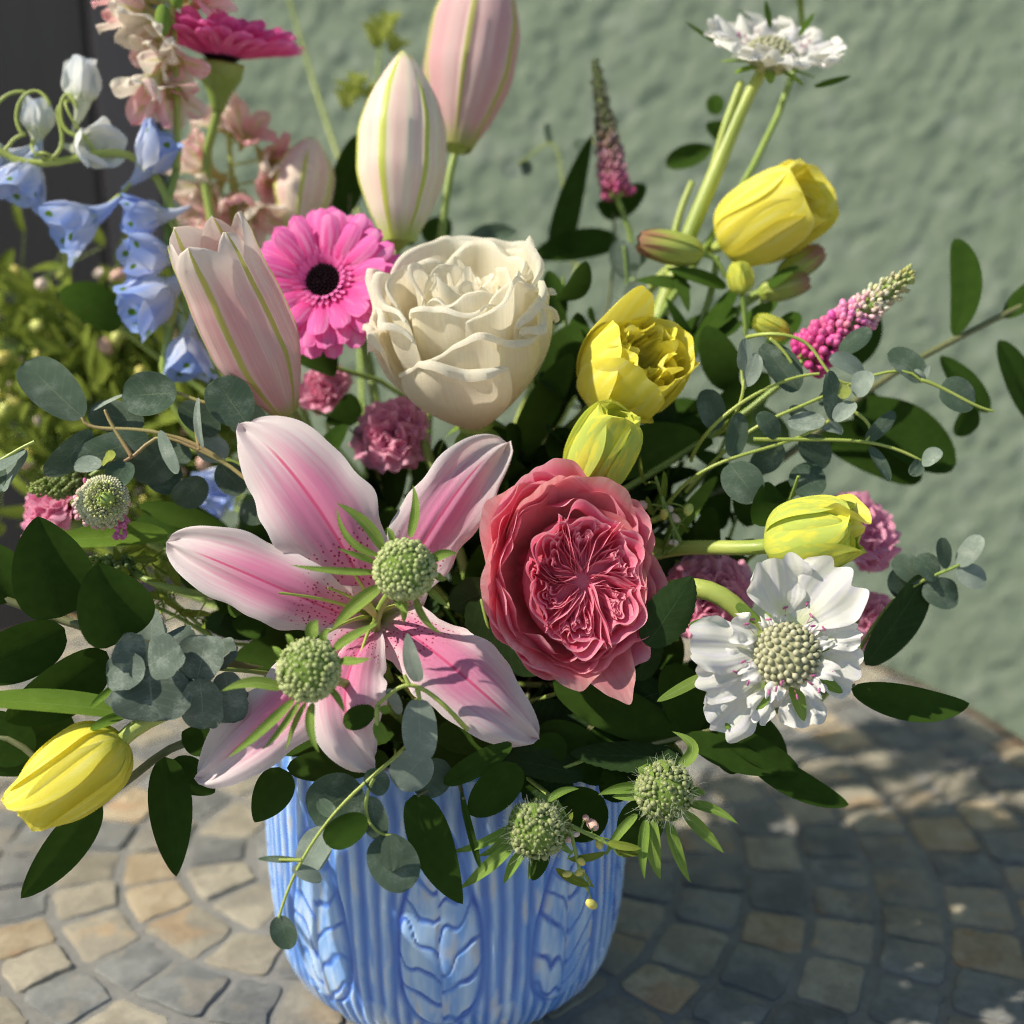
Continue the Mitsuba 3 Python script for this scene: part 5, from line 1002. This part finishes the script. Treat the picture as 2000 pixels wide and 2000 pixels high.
def waxflower(label, stems, d, n, spread, seed, buds=.35, size=1.0):
    th = thing('waxflower_sprig', label, 'waxflower'); h = np.random.default_rng(seed); bp = []; bc = []; pd = []
    for s in stems:
        spray(th, [(x, y, d) for x, y in s], (.0011, .0007), 'm_stem')
        c = catmull([P(x, y, d) for x, y in s], 60)
        for i in range(n):
            q0 = c[int(h.uniform(8, 59))]; q = q0 + h.normal(0, spread, 3) * np.array([1, .6, 1]); pd.append(tube([q0, (q0 + q) / 2 + U_ * .001, q], [.0005, .0004], 5, 4, False)); t = unit(h.normal(0, 1, 3) + U_ * .6 - R_ * .3)
            if h.random() < buds:
                bp.append((q, t)); bc.append([(.62, .56, .14), (.80, .50, .42), (.56, .60, .16), (.82, .66, .60)][h.integers(4)])
            else:
                L = h.uniform(.010, .020) * size
                put('leaf', blade(q, q + t * L, L * .11 * h.uniform(.8, 1.5), (.5, .6), unit(h.normal(0, 1, 3) - F_ * 1.5), bow=L * .08, cup=.3, nu=5, nv=8, seed=i), 'm_filler', th)
    put('pedicels', join(pd), 'm_stem', th, kind='stuff')
    if bp:
        m, c = beads([q for q, _ in bp], np.array([t for _, t in bp]), .0019 * size * h.uniform(.7, 1.3, len(bp)), 1.5, np.array(bc), ICO1)
        put('buds', m, 'm_bead', th, color=c, kind='stuff')
    stem_to_vase(th, P(*stems[0][0], d), P(*stems[0][0], d) - MOUTH, .0012, bend=.006)
    return th
waxflower('yellow green feathery filler with tiny pink buds at the left edge, behind the eucalyptus', [[(420, 960), (280, 800), (140, 660), (20, 560)], [(420, 960), (240, 760), (180, 600)], [(420, 960), (200, 820), (60, 700), (-20, 660)], [(420, 960), (330, 740), (290, 640)], [(420, 960), (220, 900), (80, 850), (-10, 780)], [(420, 960), (350, 820), (200, 700), (110, 640)], [(420, 960), (150, 820), (40, 760)]], .80, 105, .022, 3, .14, 1.9)
waxflower('second feathery lime filler sprig low at the left edge', [[(400, 1180), (250, 1000), (120, 900), (30, 830)], [(400, 1180), (200, 1010), (60, 960)]], .78, 70, .016, 4, .12, 1.7)
waxflower('tiny waxflower sprig with peach buds at the right of the vase rim', [[(1080, 1560), (1110, 1610), (1130, 1690), (1150, 1740)], [(1110, 1610), (1190, 1650)]], .545, 9, .005, 5, .45)
waxflower('tiny waxflower sprig in the dark right of the pink garden rose', [[(1330, 1060), (1300, 990), (1280, 930)]], .60, 14, .006, 6, .4)
waxflower('green waxflower bits under the left veronica spikes', [[(420, 1250), (300, 1140), (240, 1090)], [(420, 1250), (290, 1180), (200, 1160)]], .60, 18, .008, 8, .3)
for (lab, pts) in (('large olive leaf right of the closed tulip', ((1150, 930), (1370, 850), 110, .66, 'm_freshleaf')), ('long upright olive leaf right of the white rose', ((1010, 900), (1118, 690), 70, .66, 'm_freshleaf')), ('fresh green leaf left of the lily under the green veronica tip', ((460, 1060), (270, 985), 56, .63, 'm_freshleaf')), ('narrow green leaf crossing beneath the round eucalyptus leaf on the right', ((1290, 1080), (1400, 930), 34, .63, 'm_tulipleaf')), ('broad green leaf at the left behind the pale blue delphinium', ((235, 640), (118, 565), 92, .70, 'm_freshleaf')), ('long bright green leaf below the far left carnation', ((330, 1045), (100, 1060), 56, .60, 'm_tulipleaf')), ('dark green leaf under the gerbera', ((660, 720), (575, 690), 90, .68, 'm_ruscus'))):
    th = thing('leaf_blade', lab, 'leaf'); (a, b, w, d, m) = pts
    LF(th, 'blade', m, a, b, d, d - .01, w, n=(.1, .6, 1), bow=8, cup=.4, ab=(.5, .6)); stem_to_vase(th, P(*a, d), D(-.5, .4, .2), .0016)

# ---------------------------------------------------------------- the dark leafy heart of the bouquet
crng = np.random.default_rng(77)
CORE = [(520, 1080, 'left lily petal'), (700, 930, 'upper left lily petal'), (860, 950, 'upper right lily petal'), (1050, 900, 'white rose and above the pink one'), (1230, 860, 'closed tulip'), (1350, 800, 'right eucalyptus branch'), (1180, 620, 'white rose on its right side'), (1330, 640, 'open yellow tulip on its right side'),
        (1450, 980, 'stalk of the lime tulip'), (560, 1250, 'silver rosette of eucalyptus'), (880, 1120, 'green scabiosa head over the lily throat'), (1200, 1130, 'pink garden rose'), (1420, 1250, 'white scabiosa on its left side'), (1080, 760, 'open yellow tulip'), (430, 1120, 'tip of the left lily petal'), (980, 1330, 'lower right lily petal'),
        (690, 790, 'pink gerbera, under its rim'), (600, 860, 'opening lily bud, under its base'), (1010, 830, 'white rose, under its base'), (480, 1200, 'two broad pointed leaves'), (400, 1010, 'left eucalyptus branch'), (1330, 950, 'round eucalyptus leaves on the right'), (1100, 540, 'white rose, above its rim'), (1460, 720, 'pink veronica spike'), (640, 1400, 'lowest lily petals'), (1280, 1400, 'hairy scabiosa bud'), (1230, 1320, 'lowest petals of the pink garden rose'), (1340, 1300, 'bent stalk of the white scabiosa'), (1420, 1350, 'lowest petals of the white scabiosa'), (590, 1270, 'silver rosette, on its right'), (480, 1130, 'tip of the left lily petal, lower down'), (1560, 930, 'dusky eucalyptus tip, above it')]
for b, (x0, y0, near) in enumerate(CORE):
    th = thing('foliage_branch', f'dark leafy branch in the shade behind the {near}', 'foliage', 'leafy branches in the heart of the bouquet')
    d = (.665 if b < 26 else .595) + crng.uniform(-.01, .02)
    B = P(x0 * .45 + 920 * .55, y0 * .45 + 1450 * .55, .66); T = P(x0, y0, d); c = catmull([MOUTH, B, T], 40)
    put('stem', tube([MOUTH - [0, 0, .06], MOUTH, B, T], [.0016, .0016, .0014, .0009], 16, 6), 'm_stem', th)
    for i in range(15):
        q = c[int(6 + 33 * (i + .5) / 15)]; t = unit(crng.normal(0, 1, 3) + unit(T - B) * .7 - F_ * .5)
        L = crng.uniform(.030, .048)
        n = unit(crng.normal(0, .6, 3) - F_ + U_ * .3)
        put('leaf', blade(q, q + t * L, L * crng.uniform(.2, .3), (.5, .65), n, bow=L * .08, cup=crng.uniform(0, .4), nu=7, nv=12, seed=i), ('m_ruscus', 'm_ruscus', 'm_roseleaf', 'm_ruscus')[crng.integers(4)], th)
